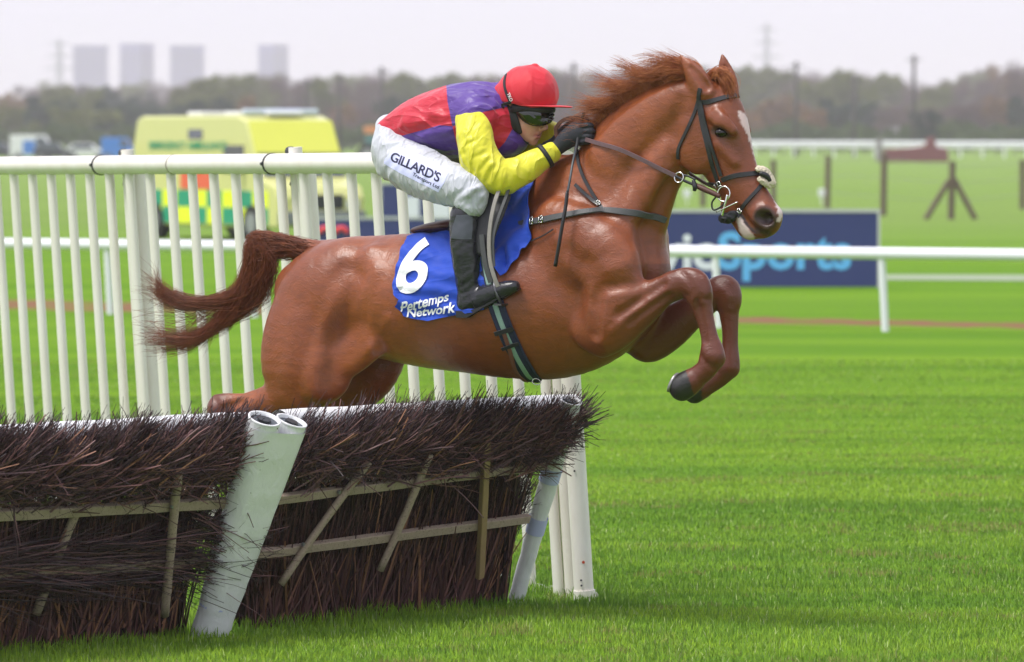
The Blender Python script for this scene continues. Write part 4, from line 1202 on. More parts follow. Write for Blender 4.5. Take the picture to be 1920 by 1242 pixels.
    F.cut([HS(1326, 164, .092, 9, .020), HS(1312, 144, .098, 9, .016), HS(1297, 126, .092, 5, .009)], 0.008)
    F.cut([HS(1372, 160, -.035, 9, .016), HS(1366, 142, -.036, 8, .012), HS(1360, 124, -.046, 4, .008)], 0.008)
    # eyes, nostrils, mouth
    for sg in (1, -1):
        o = 0 if sg > 0 else 34
        F.cut([HS(1341 + o, 247, sg * .098, 5, .010), HS(1352 + o, 249, sg * .098, 7.5, .016), HS(1363 + o, 253, sg * .092, 4, .010)], 0.006)
        F.groove([HS(1334 + o, 240, sg * .10, 1, 1), HS(1346 + o, 234, sg * .105, 1, 1), HS(1360 + o, 238, sg * .10, 1, 1), HS(1370 + o, 248, sg * .09, 1, 1)], -.006, width=.012)
        F.groove([HS(1338 + o, 254, sg * .10, 1, 1), HS(1350 + o, 262, sg * .10, 1, 1), HS(1364 + o, 262, sg * .09, 1, 1)], -.005, width=.012)
        F.cut([HS(1424 + o * .3, 405, sg * .066, 11, .018), HS(1434 + o * .3, 410, sg * .056, 14, .024), HS(1442 + o * .2, 411, sg * .036, 10, .020)], 0.012)
    F.groove([HS(1386, 394, .045, 1, 1), HS(1398, 412, .045, 1, 1), HS(1416, 430, .045, 1, 1), HS(1432, 440, .035, 1, 1)], .020, width=.014)
    # modelling of the muscles: furrows (+) and ridges (-)
    G = F.groove
    G([HS(655, 530, .26, 1, 1), HS(648, 590, .28, 1, 1), HS(640, 650, .28, 1, 1), HS(625, 700, .27, 1, 1)], .042, width=.075)
    G([HS(648, 528, .26, 1, 1), HS(618, 600, .28, 1, 1), HS(600, 680, .28, 1, 1), HS(590, 740, .26, 1, 1)], -.026, width=.045)
    G([HS(700, 500, .26, 1, 1), HS(672, 550, .27, 1, 1), HS(655, 590, .27, 1, 1)], -.012, width=.040)
    G([HS(725, 600, .29, 1, 1), HS(700, 640, .27, 1, 1), HS(680, 655, .26, 1, 1), HS(640, 665, .27, 1, 1)], -.008, width=.026)
    G([HS(720, 640, .29, 1, 1), HS(690, 668, .26, 1, 1), HS(655, 690, .25, 1, 1)], -.010, width=.034)
    G([HS(540, 560, .20, 1, 1), HS(520, 640, .24, 1, 1), HS(525, 710, .24, 1, 1)], .008, width=.05)
    G([HS(480, 738, .2, 1, 1), HS(440, 760, .2, 1, 1), HS(420, 768, .2, 1, 1)], .008, width=.018)
    # shoulder / elbow
    G([HS(1035, 540, .30, 1, 1), HS(1065, 585, .29, 1, 1), HS(1085, 625, .27, 1, 1), HS(1100, 660, .25, 1, 1)], .034, width=.05)
    G([HS(1120, 560, .28, 1, 1), HS(1114, 590, .28, 1, 1), HS(1117, 625, .26, 1, 1)], .022, width=.026)
    G([HS(1122, 545, .28, 1, 1), HS(1150, 538, .27, 1, 1), HS(1185, 532, .25, 1, 1)], .015, width=.022)
    G([HS(1215, 430, .12, 1, 1), HS(1214, 470, .12, 1, 1), HS(1208, 520, .12, 1, 1)], .035, width=.04)
    G([HS(1060, 470, .25, 1, 1), HS(1110, 490, .26, 1, 1), HS(1160, 480, .24, 1, 1)], .008, width=.035)
    G([HS(1175, 320, .13, 1, 1), HS(1150, 380, .17, 1, 1), HS(1120, 430, .21, 1, 1)], .010, width=.035)
    G([HS(1150, 620, .26, 1, 1), HS(1190, 585, .24, 1, 1), HS(1230, 556, .21, 1, 1), HS(1255, 542, .2, 1, 1)], -.009, width=.015)
    G([HS(1160, 590, .27, 1, 1), HS(1200, 565, .24, 1, 1), HS(1245, 535, .21, 1, 1)], .014, width=.018)
    G([HS(1180, 605, .25, 1, 1), HS(1225, 572, .22, 1, 1), HS(1258, 550, .20, 1, 1)], .011, width=.014)
    G([HS(1256, 345, .05, 1, 1), HS(1240, 370, .07, 1, 1), HS(1232, 410, .09, 1, 1)], .012, width=.025)
    G([HS(1308, 565, .20, 1, 1), HS(1316, 605, .2, 1, 1), HS(1322, 640, .2, 1, 1)], .013, width=.011)
    G([HS(1275, 190, .11, 1, 1), HS(1262, 240, .11, 1, 1), HS(1262, 300, .10, 1, 1)], .014, width=.026)
    G([HS(1360, 262, .11, 1, 1), HS(1375, 300, .09, 1, 1), HS(1392, 340, .08, 1, 1)], .007, width=.020)
    G([HS(1322, 195, .11, 1, 1), HS(1338, 212, .11, 1, 1)], .012, width=.020)
    G([HS(1398, 350, .08, 1, 1), HS(1420, 378, .07, 1, 1), HS(1426, 392, .07, 1, 1)], .006, width=.016)
    # knee bones, tendons, fetlock
    G([HS(1276, 512, .20, 1, 1), HS(1292, 524, .21, 1, 1), HS(1300, 545, .21, 1, 1)], .006, width=.013)
    G([HS(1322, 520, .19, 1, 1), HS(1330, 536, .19, 1, 1), HS(1326, 552, .19, 1, 1)], -.007, width=.014)
    G([HS(1290, 552, .20, 1, 1), HS(1308, 556, .2, 1, 1), HS(1328, 560, .19, 1, 1)], .006, width=.012)
    G([HS(1320, 655, .20, 1, 1), HS(1334, 664, .2, 1, 1), HS(1350, 664, .19, 1, 1)], -.006, width=.014)
    G([HS(1314, 668, .20, 1, 1), HS(1330, 684, .20, 1, 1), HS(1345, 690, .19, 1, 1)], .006, width=.012)
    G([HS(1350, 524, -.10, 1, 1), HS(1378, 552, -.10, 1, 1), HS(1372, 572, -.10, 1, 1)], .006, width=.013)
    G([HS(1095, 500, .28, 1, 1), HS(1130, 530, .28, 1, 1), HS(1175, 520, .26, 1, 1), HS(1205, 500, .2, 1, 1)], .012, width=.04)
    G([HS(1040, 450, .26, 1, 1), HS(1062, 500, .28, 1, 1), HS(1075, 545, .29, 1, 1)], -.008, width=.03)
    G([HS(1190, 300, .12, 1, 1), HS(1215, 280, .12, 1, 1), HS(1245, 255, .11, 1, 1)], .007, width=.025)
    G([HS(1205, 400, .13, 1, 1), HS(1190, 350, .14, 1, 1), HS(1200, 310, .12, 1, 1)], .007, width=.022)
    G([HS(560, 600, .27, 1, 1), HS(556, 660, .27, 1, 1), HS(540, 710, .25, 1, 1)], -.006, width=.04)
    G([HS(400, 745, .2, 1, 1), HS(412, 770, .21, 1, 1), HS(408, 790, .2, 1, 1)], .007, width=.014)
    # veins and skin folds
    for pts_ in ([(1150, 600), (1175, 590), (1200, 570), (1232, 556)], [(1010, 600), (1050, 640), (1090, 655), (1110, 660)], [(1100, 640), (1080, 600), (1066, 560), (1070, 520)], [(720, 655), (780, 672), (850, 678), (930, 682)],
                 [(1232, 430), (1240, 460), (1236, 500)], [(1150, 450), (1165, 480), (1160, 510)], [(1350, 300), (1372, 312), (1388, 336), (1404, 350)], [(560, 560), (575, 620), (570, 680)], [(660, 600), (690, 610), (715, 590)]):
        G([HS(x_, y_, .30 if x_ < 1210 else .14, 1, 1) for x_, y_ in pts_], -.0045, width=.008)
    for k_ in range(6):
        G([HS(1112 + k_ * 9, 372 + k_ * 5, .20, 1, 1), HS(1126 + k_ * 9, 392 + k_ * 4, .20, 1, 1), HS(1148 + k_ * 8, 404 + k_ * 2, .19, 1, 1)], .0035, width=.009)
    for k_ in range(5):
        G([HS(960 + k_ * 26, 560 + k_ * 8, .33, 1, 1), HS(985 + k_ * 22, 548 + k_ * 12, .33, 1, 1), HS(1018 + k_ * 16, 545 + k_ * 14, .32, 1, 1)], .0035, width=.012)
    G([HS(1010, 520, .3, 1, 1), HS(1042, 545, .3, 1, 1), HS(1052, 600, .29, 1, 1), HS(1090, 668, .26, 1, 1)], .020, width=.030)
    # ribs, belly
    for i in range(7):
        x = 800 + i * 34
        G([HS(x, 520 + i * 3, .32, 1, 1), HS(x - 8, 600, .32, 1, 1), HS(x + 6, 660, .28, 1, 1)], .0040, width=.018)
    G([HS(760, 640, .3, 1, 1), HS(860, 668, .28, 1, 1), HS(980, 672, .28, 1, 1), HS(1070, 650, .28, 1, 1)], -.005, width=.03)
    return F

def coat_attrs(me, V):
    px, py = to_px(V[:, 0], V[:, 1], V[:, 2])
    s = -V[:, 1]
    rng = np.random.default_rng(5)
    n1 = (np.sin(V[:, 0] * 190 + np.sin(V[:, 2] * 170) * 2) + np.sin(V[:, 2] * 230 + V[:, 1] * 150)) * .5
    n1 += rng.normal(0, .5, len(V)) * .5
    def dist_path(path, widths):
        d = np.full(len(V), 1e3)
        P = catmull([(*p, w) for p, w in zip(path, widths)], 5)
        for a, b in zip(P[:-1], P[1:]):
            dx, dy = b[0] - a[0], b[1] - a[1]
            t = np.clip(((px - a[0]) * dx + (py - a[1]) * dy) / (dx * dx + dy * dy + 1e-9), 0, 1)
            d = np.minimum(d, np.hypot(px - a[0] - dx * t, py - a[1] - dy * t) - (a[2] + (b[2] - a[2]) * t))
        return d
    front = (s > -.06) & (px > 1375) & (py < 450)
    bl = dist_path([(1388, 212), (1396, 226), (1405, 252), (1414, 285), (1425, 318), (1442, 350), (1456, 380), (1463, 402), (1459, 416)], [4, 8, 4, 2, 1.6, 1.6, 2.4, 4, 3])
    blaze = np.clip((-bl + n1 * 1.6) / 2.0 + .5, 0, 1) * front
    lip = dist_path([(1386, 402), (1390, 420), (1398, 436), (1410, 446)], [5, 7, 9, 5])
    blaze = np.maximum(blaze, np.clip((-lip + n1) / 3 + .5, 0, 1) * (px > 1375))
    muz = dist_path([(1434, 408), (1440, 414)], [24, 22])
    muz2 = dist_path([(1420, 432), (1440, 436)], [10, 10])
    dark = np.clip(-np.minimum(muz, muz2) / 9 + .25, 0, 1) * (px > 1390)
    eye = np.clip(-dist_path([(1340, 246), (1352, 247), (1364, 254)], [8, 9, 6]) / 6 + .4, 0, 1) * (s > 0)
    dark = np.maximum(dark, eye * .9)
    nost = np.clip(-dist_path([(1426, 406), (1438, 411)], [11, 13]) / 3 + .5, 0, 1) * (px > 1400)
    mouth = np.clip(1.5 - dist_path([(1384, 398), (1394, 410), (1404, 426), (1420, 439)], [1.2, 1.8, 1.8, 1.0]), 0, 1) * (px > 1380) * (s > 0)
    nost = np.maximum(nost, mouth)
    # dark red points: knees, cannons, hocks
    pts = np.zeros(len(V))
    pts = np.maximum(pts, np.clip((px - 1150) / 110, 0, 1) * (py > 495))
    pts = np.maximum(pts, np.clip((440 - px) / 26, 0, 1) * (py > 700))
    hoof = ((px < 1302) & (px > 1240) & (py > 684) & ((px - 1284) / 18 - (py - 689) / 54 < .03) & (s > .05))
    hoof |= (py > 960) | ((s < 0) & (px > 1240) & (px < 1316) & (py > 700) & (py < 770))
    set_attr(me, 'blaze', blaze); set_attr(me, 'dark', dark); set_attr(me, 'nostril', nost)
    set_attr(me, 'points', pts); set_attr(me, 'hoof', hoof.astype(float))
    hd = np.clip((px - 1255) / 60, 0, 1) * (py < 460)
    set_attr(me, 'headtone', hd)

def coat_material():
    m = NT('chestnut_coat')
    v = m.coords()
    big = m.noise(v, 2.6, 3, .5)
    mid = m.noise(v, 14, 4, .6)
    c = m.mix(m.ramp(big, [(.35, 0.), (.65, 1.)]), (.220, .050, .011), (.310, .080, .020))
    c = m.mix(m.math('MULTIPLY', m.ramp(m.noise(m.coords(scale=(.6, 1, 1.5), rot=(0, .5, 0)), 26, 6, .72), [(.38, 0.), (.66, 1.)]), .60), c, (.150, .038, .014))
    fine = m.noise(m.coords(scale=(1, 1, 3.2), rot=(0, .5, 0)), 260, 2, .6)
    c = m.mix(m.math('MULTIPLY', fine, .22), c, (.09, .026, .011))
    c = m.mix(m.math('MULTIPLY', m.attr('headtone'), .45), c, (.150, .036, .014))
    c = m.mix(m.math('MULTIPLY', m.attr('points'), .88), c, (.105, .024, .012))
    c = m.mix(m.math('MULTIPLY', m.attr('dark'), .88), c, (.040, .024, .020))
    c = m.mix(m.attr('blaze'), c, m.mix(mid, (.62, .56, .54), (.66, .44, .42)))
    c = m.mix(m.attr('nostril'), c, (.028, .010, .009))
    hoofc = m.mix(m.noise(v, 60, 3), (.009, .009, .010), (.026, .024, .023))
    c = m.mix(m.attr('hoof'), c, hoofc)
    m.set(Base_Color=c, Roughness=m.math('ADD', m.math('MULTIPLY', mid, .20), .27))
    m.b.inputs['Specular IOR Level'].default_value = .55
    m.b.inputs['Sheen Weight'].default_value = .04
    m.b.inputs['Sheen Roughness'].default_value = .4
    m.b.inputs['Sheen Tint'].default_value = (1, .75, .6, 1)
    hair = m.noise(m.coords(scale=(.35, 1, 1.6), rot=(0, .55, 0)), 210, 3, .6)
    wr = m.noise(m.coords(scale=(.8, 1, 1.7), rot=(0, -.7, 0)), 17, 5, .62, 1.2)
    vein = m.n('TexNoise'); vein.inputs['Scale'].default_value = 9; vein.inputs['Detail'].default_value = 3; vein.inputs['Distortion'].default_value = 1.5
    m.l(v, vein.inputs['Vector'])
    ridge = m.math('SUBTRACT', 1.0, m.math('MULTIPLY', m.math('ABSOLUTE', m.math('SUBTRACT', vein.outputs['Fac'], .5)), 26.0, True), True)
    n = m.bump(wr, .17, .009)
    n = m.bump(ridge, .16, .004, n)
    n = m.bump(hair, .38, .0012, n)
    n = m.bump(m.noise(m.coords(scale=(.5, 1, 1.4), rot=(0, .5, 0)), 70, 5, .75, .5), .34, .004, n)
    m.set(Normal=n)
    return m.mat

def hair_mesh(name, roots, mat, parent, n, rng, seg=12, rad=.0014, taper=.35):
    """roots: function(rng)-> list of control points (horse frame) for one lock"""
    V = []; Fc = []
    base = 0
    Vs = []; Fs = []
    for _ in range(n):
        P = np.array(catmull(roots(rng), seg // 3 if seg > 3 else 1))
        k = len(P)
        T = np.gradient(P, axis=0); T /= np.linalg.norm(T, axis=1)[:, None] + 1e-9
        ref = rng.normal(size=3); ref /= np.linalg.norm(ref)
        X = np.cross(T, ref); X /= np.linalg.norm(X, axis=1)[:, None] + 1e-9
        Y = np.cross(T, X)
        r = rad * rng.uniform(.7, 1.4) * np.linspace(1, taper, k)
        ring = []
        for j in range(3):
            an = j * 2 * math.pi / 3
            ring.append(P + X * (math.cos(an) * r)[:, None] + Y * (math.sin(an) * r)[:, None])
        R = np.stack(ring, 1).reshape(-1, 3)
        idx = np.arange(k - 1)[:, None] * 3
        q = []
        for j in range(3):
            a = idx[:, 0] + j; b = idx[:, 0] + (j + 1) % 3
            q.append(np.stack([a, b, b + 3, a + 3], 1))
        Fs.append(np.concatenate(q) + base); Vs.append(R); base += len(R)
    return np_mesh(name, np.concatenate(Vs), np.concatenate(Fs), mat, parent, True)

horse = empty('horse', tuple(HO), HZ, 'chestnut racehorse with a white blaze leaping over the brush hurdle', 'horse')
COAT = coat_material()
_F = build_horse()
_o, HV, HFc = _F.build('body', COAT, horse)
coat_attrs(_o.data, HV)
HBVH = bvh_of(HV, HFc)

def hair_mat(name, c0, c1, c2):
    m = NT(name)
    n = m.noise(m.coords(scale=(1, 1, 1)), 30, 3, .6)
    n2 = m.noise(m.coords(), 220, 2, .5)
    c = m.mix(m.ramp(n, [(.35, 0.), (.65, 1.)]), c0, c1)
    c = m.mix(m.math('MULTIPLY', n2, .5), c, c2)
    m.set(Base_Color=c, Roughness=.42)
    m.b.inputs['Specular IOR Level'].default_value = .4
    return m.mat
MANE = hair_mat('mane_hair', (.32, .080, .022), (.56, .20, .070), (.10, .022, .009))
TAILM = hair_mat('tail_hair', (.17, .040, .015), (.30, .085, .030), (.028, .012, .009))

# mane: locks along the crest, blown back
_crest = catmull([hp(*p) for p in [(1082, 300, .015), (1102, 258, .015), (1135, 214, .02), (1180, 180, .02), (1230, 156, .02), (1270, 144, .02), (1300, 140, .015), (1322, 142, .0)]], 8)
_crest = np.array(_crest)
def _mane(rng):
    t = .10 + .90 * rng.beta(1.15, 1.0)
    i = t * (len(_crest) - 1); a = int(i); f = i - a
    r = _crest[a] * (1 - f) + _crest[min(a + 1, len(_crest) - 1)] * f
    cl = math.sin(t * 47) * .6 + math.sin(t * 91 + 1) * .4          # clumps
    if abs(math.sin(t * 29 + .8)) < rng.uniform(0, .55): t = min(1, t + .03)
    L = (.120 + .055 * cl) * rng.uniform(.55, 1.1)
    L *= min(1, .35 + 1.5 * t)
    lift = .55 + .34 * cl + rng.normal(0, .09)
    s0 = rng.uniform(-.02, .03)
    r = r + np.array([rng.normal(0, .006), -s0, -.018 + rng.normal(0, .006)])
    d = np.array([-1.0, 0, lift * (.62 if t > .35 else .25 + 1.05 * t)])
    d /= np.linalg.norm(d)
    side = -s0 * 1.4 + rng.normal(0, .018)
    w = rng.normal(0, .006, 3) + .012 * np.array([math.sin(t * 130), math.sin(t * 77), math.sin(t * 173)])
    p1 = r + d * L * .33 + np.array([.2 * L * .33, side * .3, .25 * L])
    p2 = r + d * L * .70 + np.array([.0, side * .8, .20 * L]) + w
    p3 = r + d * L * 1.05 + np.array([-.12 * L, side * 1.3, (.05 + .16 * math.sin(t * 60)) * L]) + 1.6 * w
    return [r, p1, p2, p3]
_rng = np.random.default_rng(11)
hair_mesh('mane', _mane, MANE, horse, 5200, _rng, 12, .0009)
def _forelock(rng):
    r = np.array(hp(1338 + rng.normal(0, 7), 142 + rng.normal(0, 4), rng.uniform(-.02, .05)))
    p1 = r + np.array([.03, 0, .015]) + rng.normal(0, .005, 3)
    p2 = r + np.array([.065, 0, -.03]) + rng.normal(0, .008, 3)
    p3 = r + np.array([.085, 0, -.10]) * rng.uniform(.5, 1.1) + rng.normal(0, .010, 3)
    return [r, p1, p2, p3]
hair_mesh('forelock', _forelock, MANE, horse, 520, _rng, 12, .0011)
# tail: hair springs from the dock, arches and streams back in two wisps
_ends = [((348, 569), (300, 548), (258, 528), .30, 1.0), ((382, 628), (330, 640), (250, 633), .42, 1.0), ((433, 600), (400, 612), (352, 640), .2, .9), ((470, 560), (480, 590), (505, 560), .08, .5)]
def _tail(rng):
    k = rng.choice(4, p=[.30, .42, .20, .08])
    e = _ends[k]
    t = rng.uniform(0, 1)
    root = np.array(hp(618 - 105 * t + rng.normal(0, 2), 464 - 4 * t + rng.normal(0, 6), rng.normal(0, .022)))
    if t < .5: root[2] -= rng.uniform(0, .05)
    up = 438 + rng.uniform(-6, 20) + 34 * (rng.uniform() ** 2)
    q1 = (505 - 35 * rng.uniform(), up)
    q2 = (476 - 20 * rng.uniform() + 52 * (rng.uniform() ** 2), 492 + rng.normal(0, 9))
    q3 = (452 + rng.normal(0, 9), 552 + rng.normal(0, 8))
    if rng.uniform() < .2: q3 = (q3[0] + 35, q3[1] + 8)
    L = rng.uniform(.35, 1.05)
    j = rng.normal(0, 1, 3)
    s = rng.normal(0, .03)
    sp = 10.0
    pts = [root, np.array(hp(*q1, s)), np.array(hp(*q2, s)), np.array(hp(*q3, s * .8))]
    wv = math.sin(rng.uniform(0, 6)) * 4
    a, b, c = [(x[0], x[1] + sp * j[0] * (.6 + .5 * i)) for i, x in enumerate(e[:3])]
    pts.append(np.array(hp(a[0], a[1] + wv, s * .7)))
    pts.append(np.array(hp(b[0], b[1] - wv, s * .7)))
    if L > .55: pts.append(np.array(hp(c[0] + (1 - L) * 90, c[1] + j[1] * 6, s)))
    if k == 3: pts = pts[:5]
    Q = catmull(pts, 4); f = rng.beta(2.6, .8) if k < 2 else rng.uniform(.5, 1)
    m_ = max(4, int(len(Q) * max(f, .35)))
    return [Q[int(round(i))] for i in np.linspace(0, m_ - 1, 8)]
hair_mesh('tail', _tail, TAILM, horse, 4600, _rng, 7, .00095)
def _stray(rng):
    y = rng.uniform(545, 640)
    return [np.array(hp(460, 540, 0)), np.array(hp(400, 585 + rng.normal(0, 15), 0)), np.array(hp(330, y, 0)), np.array(hp(240 + rng.uniform(0, 60), y + rng.normal(0, 18), .02))]
hair_mesh('tail_wisp', _stray, TAILM, horse, 90, _rng, 12, .0011)
# eyes
EYE = NT('eye_gloss').set(Base_Color=(.010, .006, .005), Roughness=.10).mat
for sg, (ex, ey) in ((1, (1352, 249)), (-1, (1386, 249))):
    c = Vector(hp(ex, ey, sg * .079))
    bm = bmesh.new(); bmesh.ops.create_uvsphere(bm, u_segments=20, v_segments=14, radius=.0255)
    me = bpy.data.meshes.new('eye'); bm.to_mesh(me); bm.free(); me.materials.append(EYE)
    me.polygons.foreach_set('use_smooth', np.ones(len(me.polygons), dtype=bool))
    e = bpy.data.objects.new('eye', me); COL.objects.link(e); e.parent = horse; e.location = c; e.scale = (1.15, .9, .85)

# iron shoe on the near forefoot
_sc = Vector(hp(1265, 724, .17)); _sn = Vector((-.945, 0, .33)).normalized(); _sy = Vector((0, 1, 0)); _sx = _sn.cross(_sy)
_b = MB(); _b.tube([_sc + _sy * (math.cos(a) * .046) + _sx * (-math.sin(a) * .056) + _sn * .004 for a in np.linspace(-.5, math.pi + .5, 16)], .0075, 6, flat=.6, ref=tuple(_sn))
_b.build('horseshoe', plain('worn_iron', (.32, .31, .30), .4, .2, 60, Metallic=.8), horse, True)
# ================================================================ the jockey
from mathutils import noise as mnoise
jockey = empty('person', tuple(HO), HZ, 'jockey crouched over the horse in red, purple and yellow silks, red cap and dark goggles', 'person')

def normals_of(V, F):
    n = np.zeros_like(V)
    a, b, c, d = (V[F[:, i]] for i in range(4))
    fn = np.cross(c - a, d - b)
    for i in range(4): np.add.at(n, F[:, i], fn)
    return n / (np.linalg.norm(n, axis=1)[:, None] + 1e-12)

def wrinkle(obj, V, F, amp, freq, direction, stretch=3.5, seed=0, mask=None):
    """soft cloth folds running along a direction"""
    N = normals_of(V, F)
    d = np.array(direction, float); d /= np.linalg.norm(d)
    q = V - (V @ d)[:, None] * d * (1 - 1 / stretch)
    out = np.empty(len(V))
    off = Vector((seed * 3.1, seed * 1.7, seed * 5.3))
    for i, p in enumerate(q):
        v = Vector(p) * freq + off
        a = 1 - abs(mnoise.noise(v)) * 2.4
        b = mnoise.noise(v * 2.3)
        out[i] = max(a, -.2) * .8 + b * .3
    if mask is not None: out *= mask
    V2 = V + N * (out * amp)[:, None]
    obj.data.vertices.foreach_set('co', V2.astype(np.float32).ravel()); obj.data.update()
    return V2

def jfield(px0, px1, py0, py1, s0, s1, h=.006):
    a = [hp(x, y, s) for x in (px0, px1) for y in (py0, py1) for s in (s0, s1)]
    return Field(np.min(a, 0) - .02, np.max(a, 0) + .02, h)

# ---- body (continuous): head, neck, trunk, limbs
SKIN = NT('skin')
_v = SKIN.coords()
_c = SKIN.mix(SKIN.ramp(SKIN.noise(_v, 18, 3), [(.35, 0.), (.7, 1.)]), (.62, .36, .28), (.66, .30, .24))
_c = SKIN.mix(SKIN.math('MULTIPLY', SKIN.attr('lips'), .8), _c, (.46, .13, .12))
_c = SKIN.mix(SKIN.math('MULTIPLY', SKIN.noise(_v, 300, 2), .18), _c, (.42, .20, .15))
SKIN.set(Base_Color=_c, Roughness=.5, Normal=SKIN.bump(SKIN.noise(_v, 400, 2), .12, .001))
SKIN.b.inputs['Subsurface Weight'].default_value = .12
SKIN.b.inputs['Subsurface Radius'].default_value = (.012, .005, .003)
B = jfield(690, 1125, 110, 610, -.38, .38, .0050)
B.add([HS(752, 255, 0, 26, .12), HS(790, 237, 0, 36, .14), HS(840, 230, 0, 48, .16), HS(885, 225, 0, 50, .165), HS(920, 215, 0, 36, .12), HS(940, 208, 0, 24, .06), HS(962, 205, 0, 23, .056)], .0)
B.add([HS(742, 285, .10, 30, .08), HS(775, 312, .15, 34, .075), HS(820, 335, .22, 32, .065), HS(860, 352, .27, 28, .056), HS(884, 364, .28, 22, .048)], .03)
B.add([HS(884, 366, .28, 21, .046), HS(876, 420, .29, 19, .042), HS(874, 480, .29, 17, .040), HS(876, 540, .28, 13, .030), HS(878, 562, .28, 13, .030)], .02)
B.add([HS(872, 574, .28, 12, .026), HS(905, 565, .28, 11, .028), HS(945, 549, .28, 9, .030), HS(962, 542, .28, 7, .026)], .012)
B.add([HS(760, 275, -.10, 28, .08), HS(850, 300, -.20, 32, .07), HS(948, 308, -.28, 24, .05), HS(945, 380, -.29, 18, .042), HS(930, 480, -.29, 16, .038), HS(930, 540, -.28, 12, .028), HS(960, 535, -.28, 9, .026)], .02)
B.add([HS(888, 212, .17, 26, .055), HS(892, 260, .235, 21, .045), HS(908, 310, .25, 20, .042), HS(938, 334, .23, 18, .038), HS(985, 318, .18, 16, .034), HS(1036, 284, .10, 11, .026)], .02)
B.add([HS(900, 205, -.17, 26, .055), HS(945, 260, -.23, 22, .045), HS(985, 288, -.2, 18, .036), HS(1030, 254, -.13, 14, .03), HS(1052, 243, -.11, 11, .026)], .02)
# head
B.add([HS(968, 186, 0, 44, .076), HS(996, 190, 0, 42, .078)], .02)
B.add([HS(962, 212, 0, 30, .060), HS(982, 226, 0, 28, .066), HS(992, 240, 0, 24, .058), HS(996, 254, 0, 15, .040), HS(996, 262, 0, 9, .022)], .02)
B.add([HS(1004, 206, 0, 18, .056), HS(1006, 222, 0, 15, .054), HS(1003, 238, 0, 12, .044)], .02)
B.add([HS(1010, 214, 0, 4.5, .009), HS(1017, 228, 0, 5, .010), HS(1023, 240, 0, 5, .011)], .008)
B.add([HS(1021, 241, 0, 4.6, .013), HS(1016, 243.5, .006, 4, .017)], .005)
B.add([HS(1004, 246, 0, 9, .036), HS(1003, 258, 0, 8, .032)], .012)
B.add([HS(1011.5, 251.5, .0, 3.0, .012), HS(1008, 252.5, .018, 2.6, .008)], .004)
B.add([HS(1009.5, 257.5, .0, 3.0, .012), HS(1005, 258, .018, 2.6, .008)], .004)
B.add([HS(1000, 267, .0, 6.5, .018)], .010)
B.cut([HS(1014, 254.6, 0, .9, .016), HS(1008, 255, .02, .8, .010), HS(1002, 255.5, .03, .6, .006)], .003)
B.groove([HS(1008, 263, -.01, 1, 1), HS(1005, 263, .012, 1, 1)], .005, width=.009)
B.groove([HS(1013, 246, .020, 1, 1), HS(1002, 252, .038, 1, 1), HS(998, 260, .04, 1, 1)], .004, width=.010)
B.groove([HS(985, 236, .066, 1, 1), HS(996, 232, .060, 1, 1)], -.004, width=.018)
B.add([HS(950, 197, .076, 8, .007), HS(955, 203, .078, 6, .006)], .006)
B.add([HS(950, 197, -.076, 8, .007), HS(955, 203, -.078, 6, .006)], .006)
B.cut([HS(1016, 249, .010, 2.2, .005)], .003)
_o, BV, BF = B.build('body', SKIN.mat, jockey)
_px, _py = to_px(BV[:, 0], BV[:, 1], BV[:, 2])
set_attr(_o.data, 'lips', np.clip(1.6 - np.hypot((_px - 1008) / 7, (_py - 255) / 4.4), 0, 1) * (np.abs(BV[:, 1]) < .05))

def cloth_mat(name, col, rough=.55, wr=.35, wscale=26, sheen=.15, spec=.35, rot=(0, .6, 0), sc=(1, 1, 3), var=.06):
    m = NT(name); v = m.coords()
    c = m.mix(m.noise(v, 12, 3), [x * (1 - var) for x in col], [min(1, x * (1 + var)) for x in col])
    m.set(Base_Color=c, Roughness=rough)
    m.b.inputs['Sheen Weight'].default_value = sheen; m.b.inputs['Specular IOR Level'].default_value = spec
    vv = m.coords(scale=sc, rot=rot)
    x1 = m.noise(vv, wscale * .36, 1.5, .45, .5)
    crease = m.math('POWER', m.math('SUBTRACT', 1.0, m.math('MULTIPLY', m.math('ABSOLUTE', m.math('SUBTRACT', x1, .5)), 5.0, True), True), 2.2)
    n = m.bump(crease, wr * .55, .014)
    n = m.bump(m.noise(vv, wscale, 3, .6, .8), wr * .45, .010, n)
    n = m.bump(m.noise(v, 700, 1), .10, .0006, n)
    m.set(Normal=n)
    return m

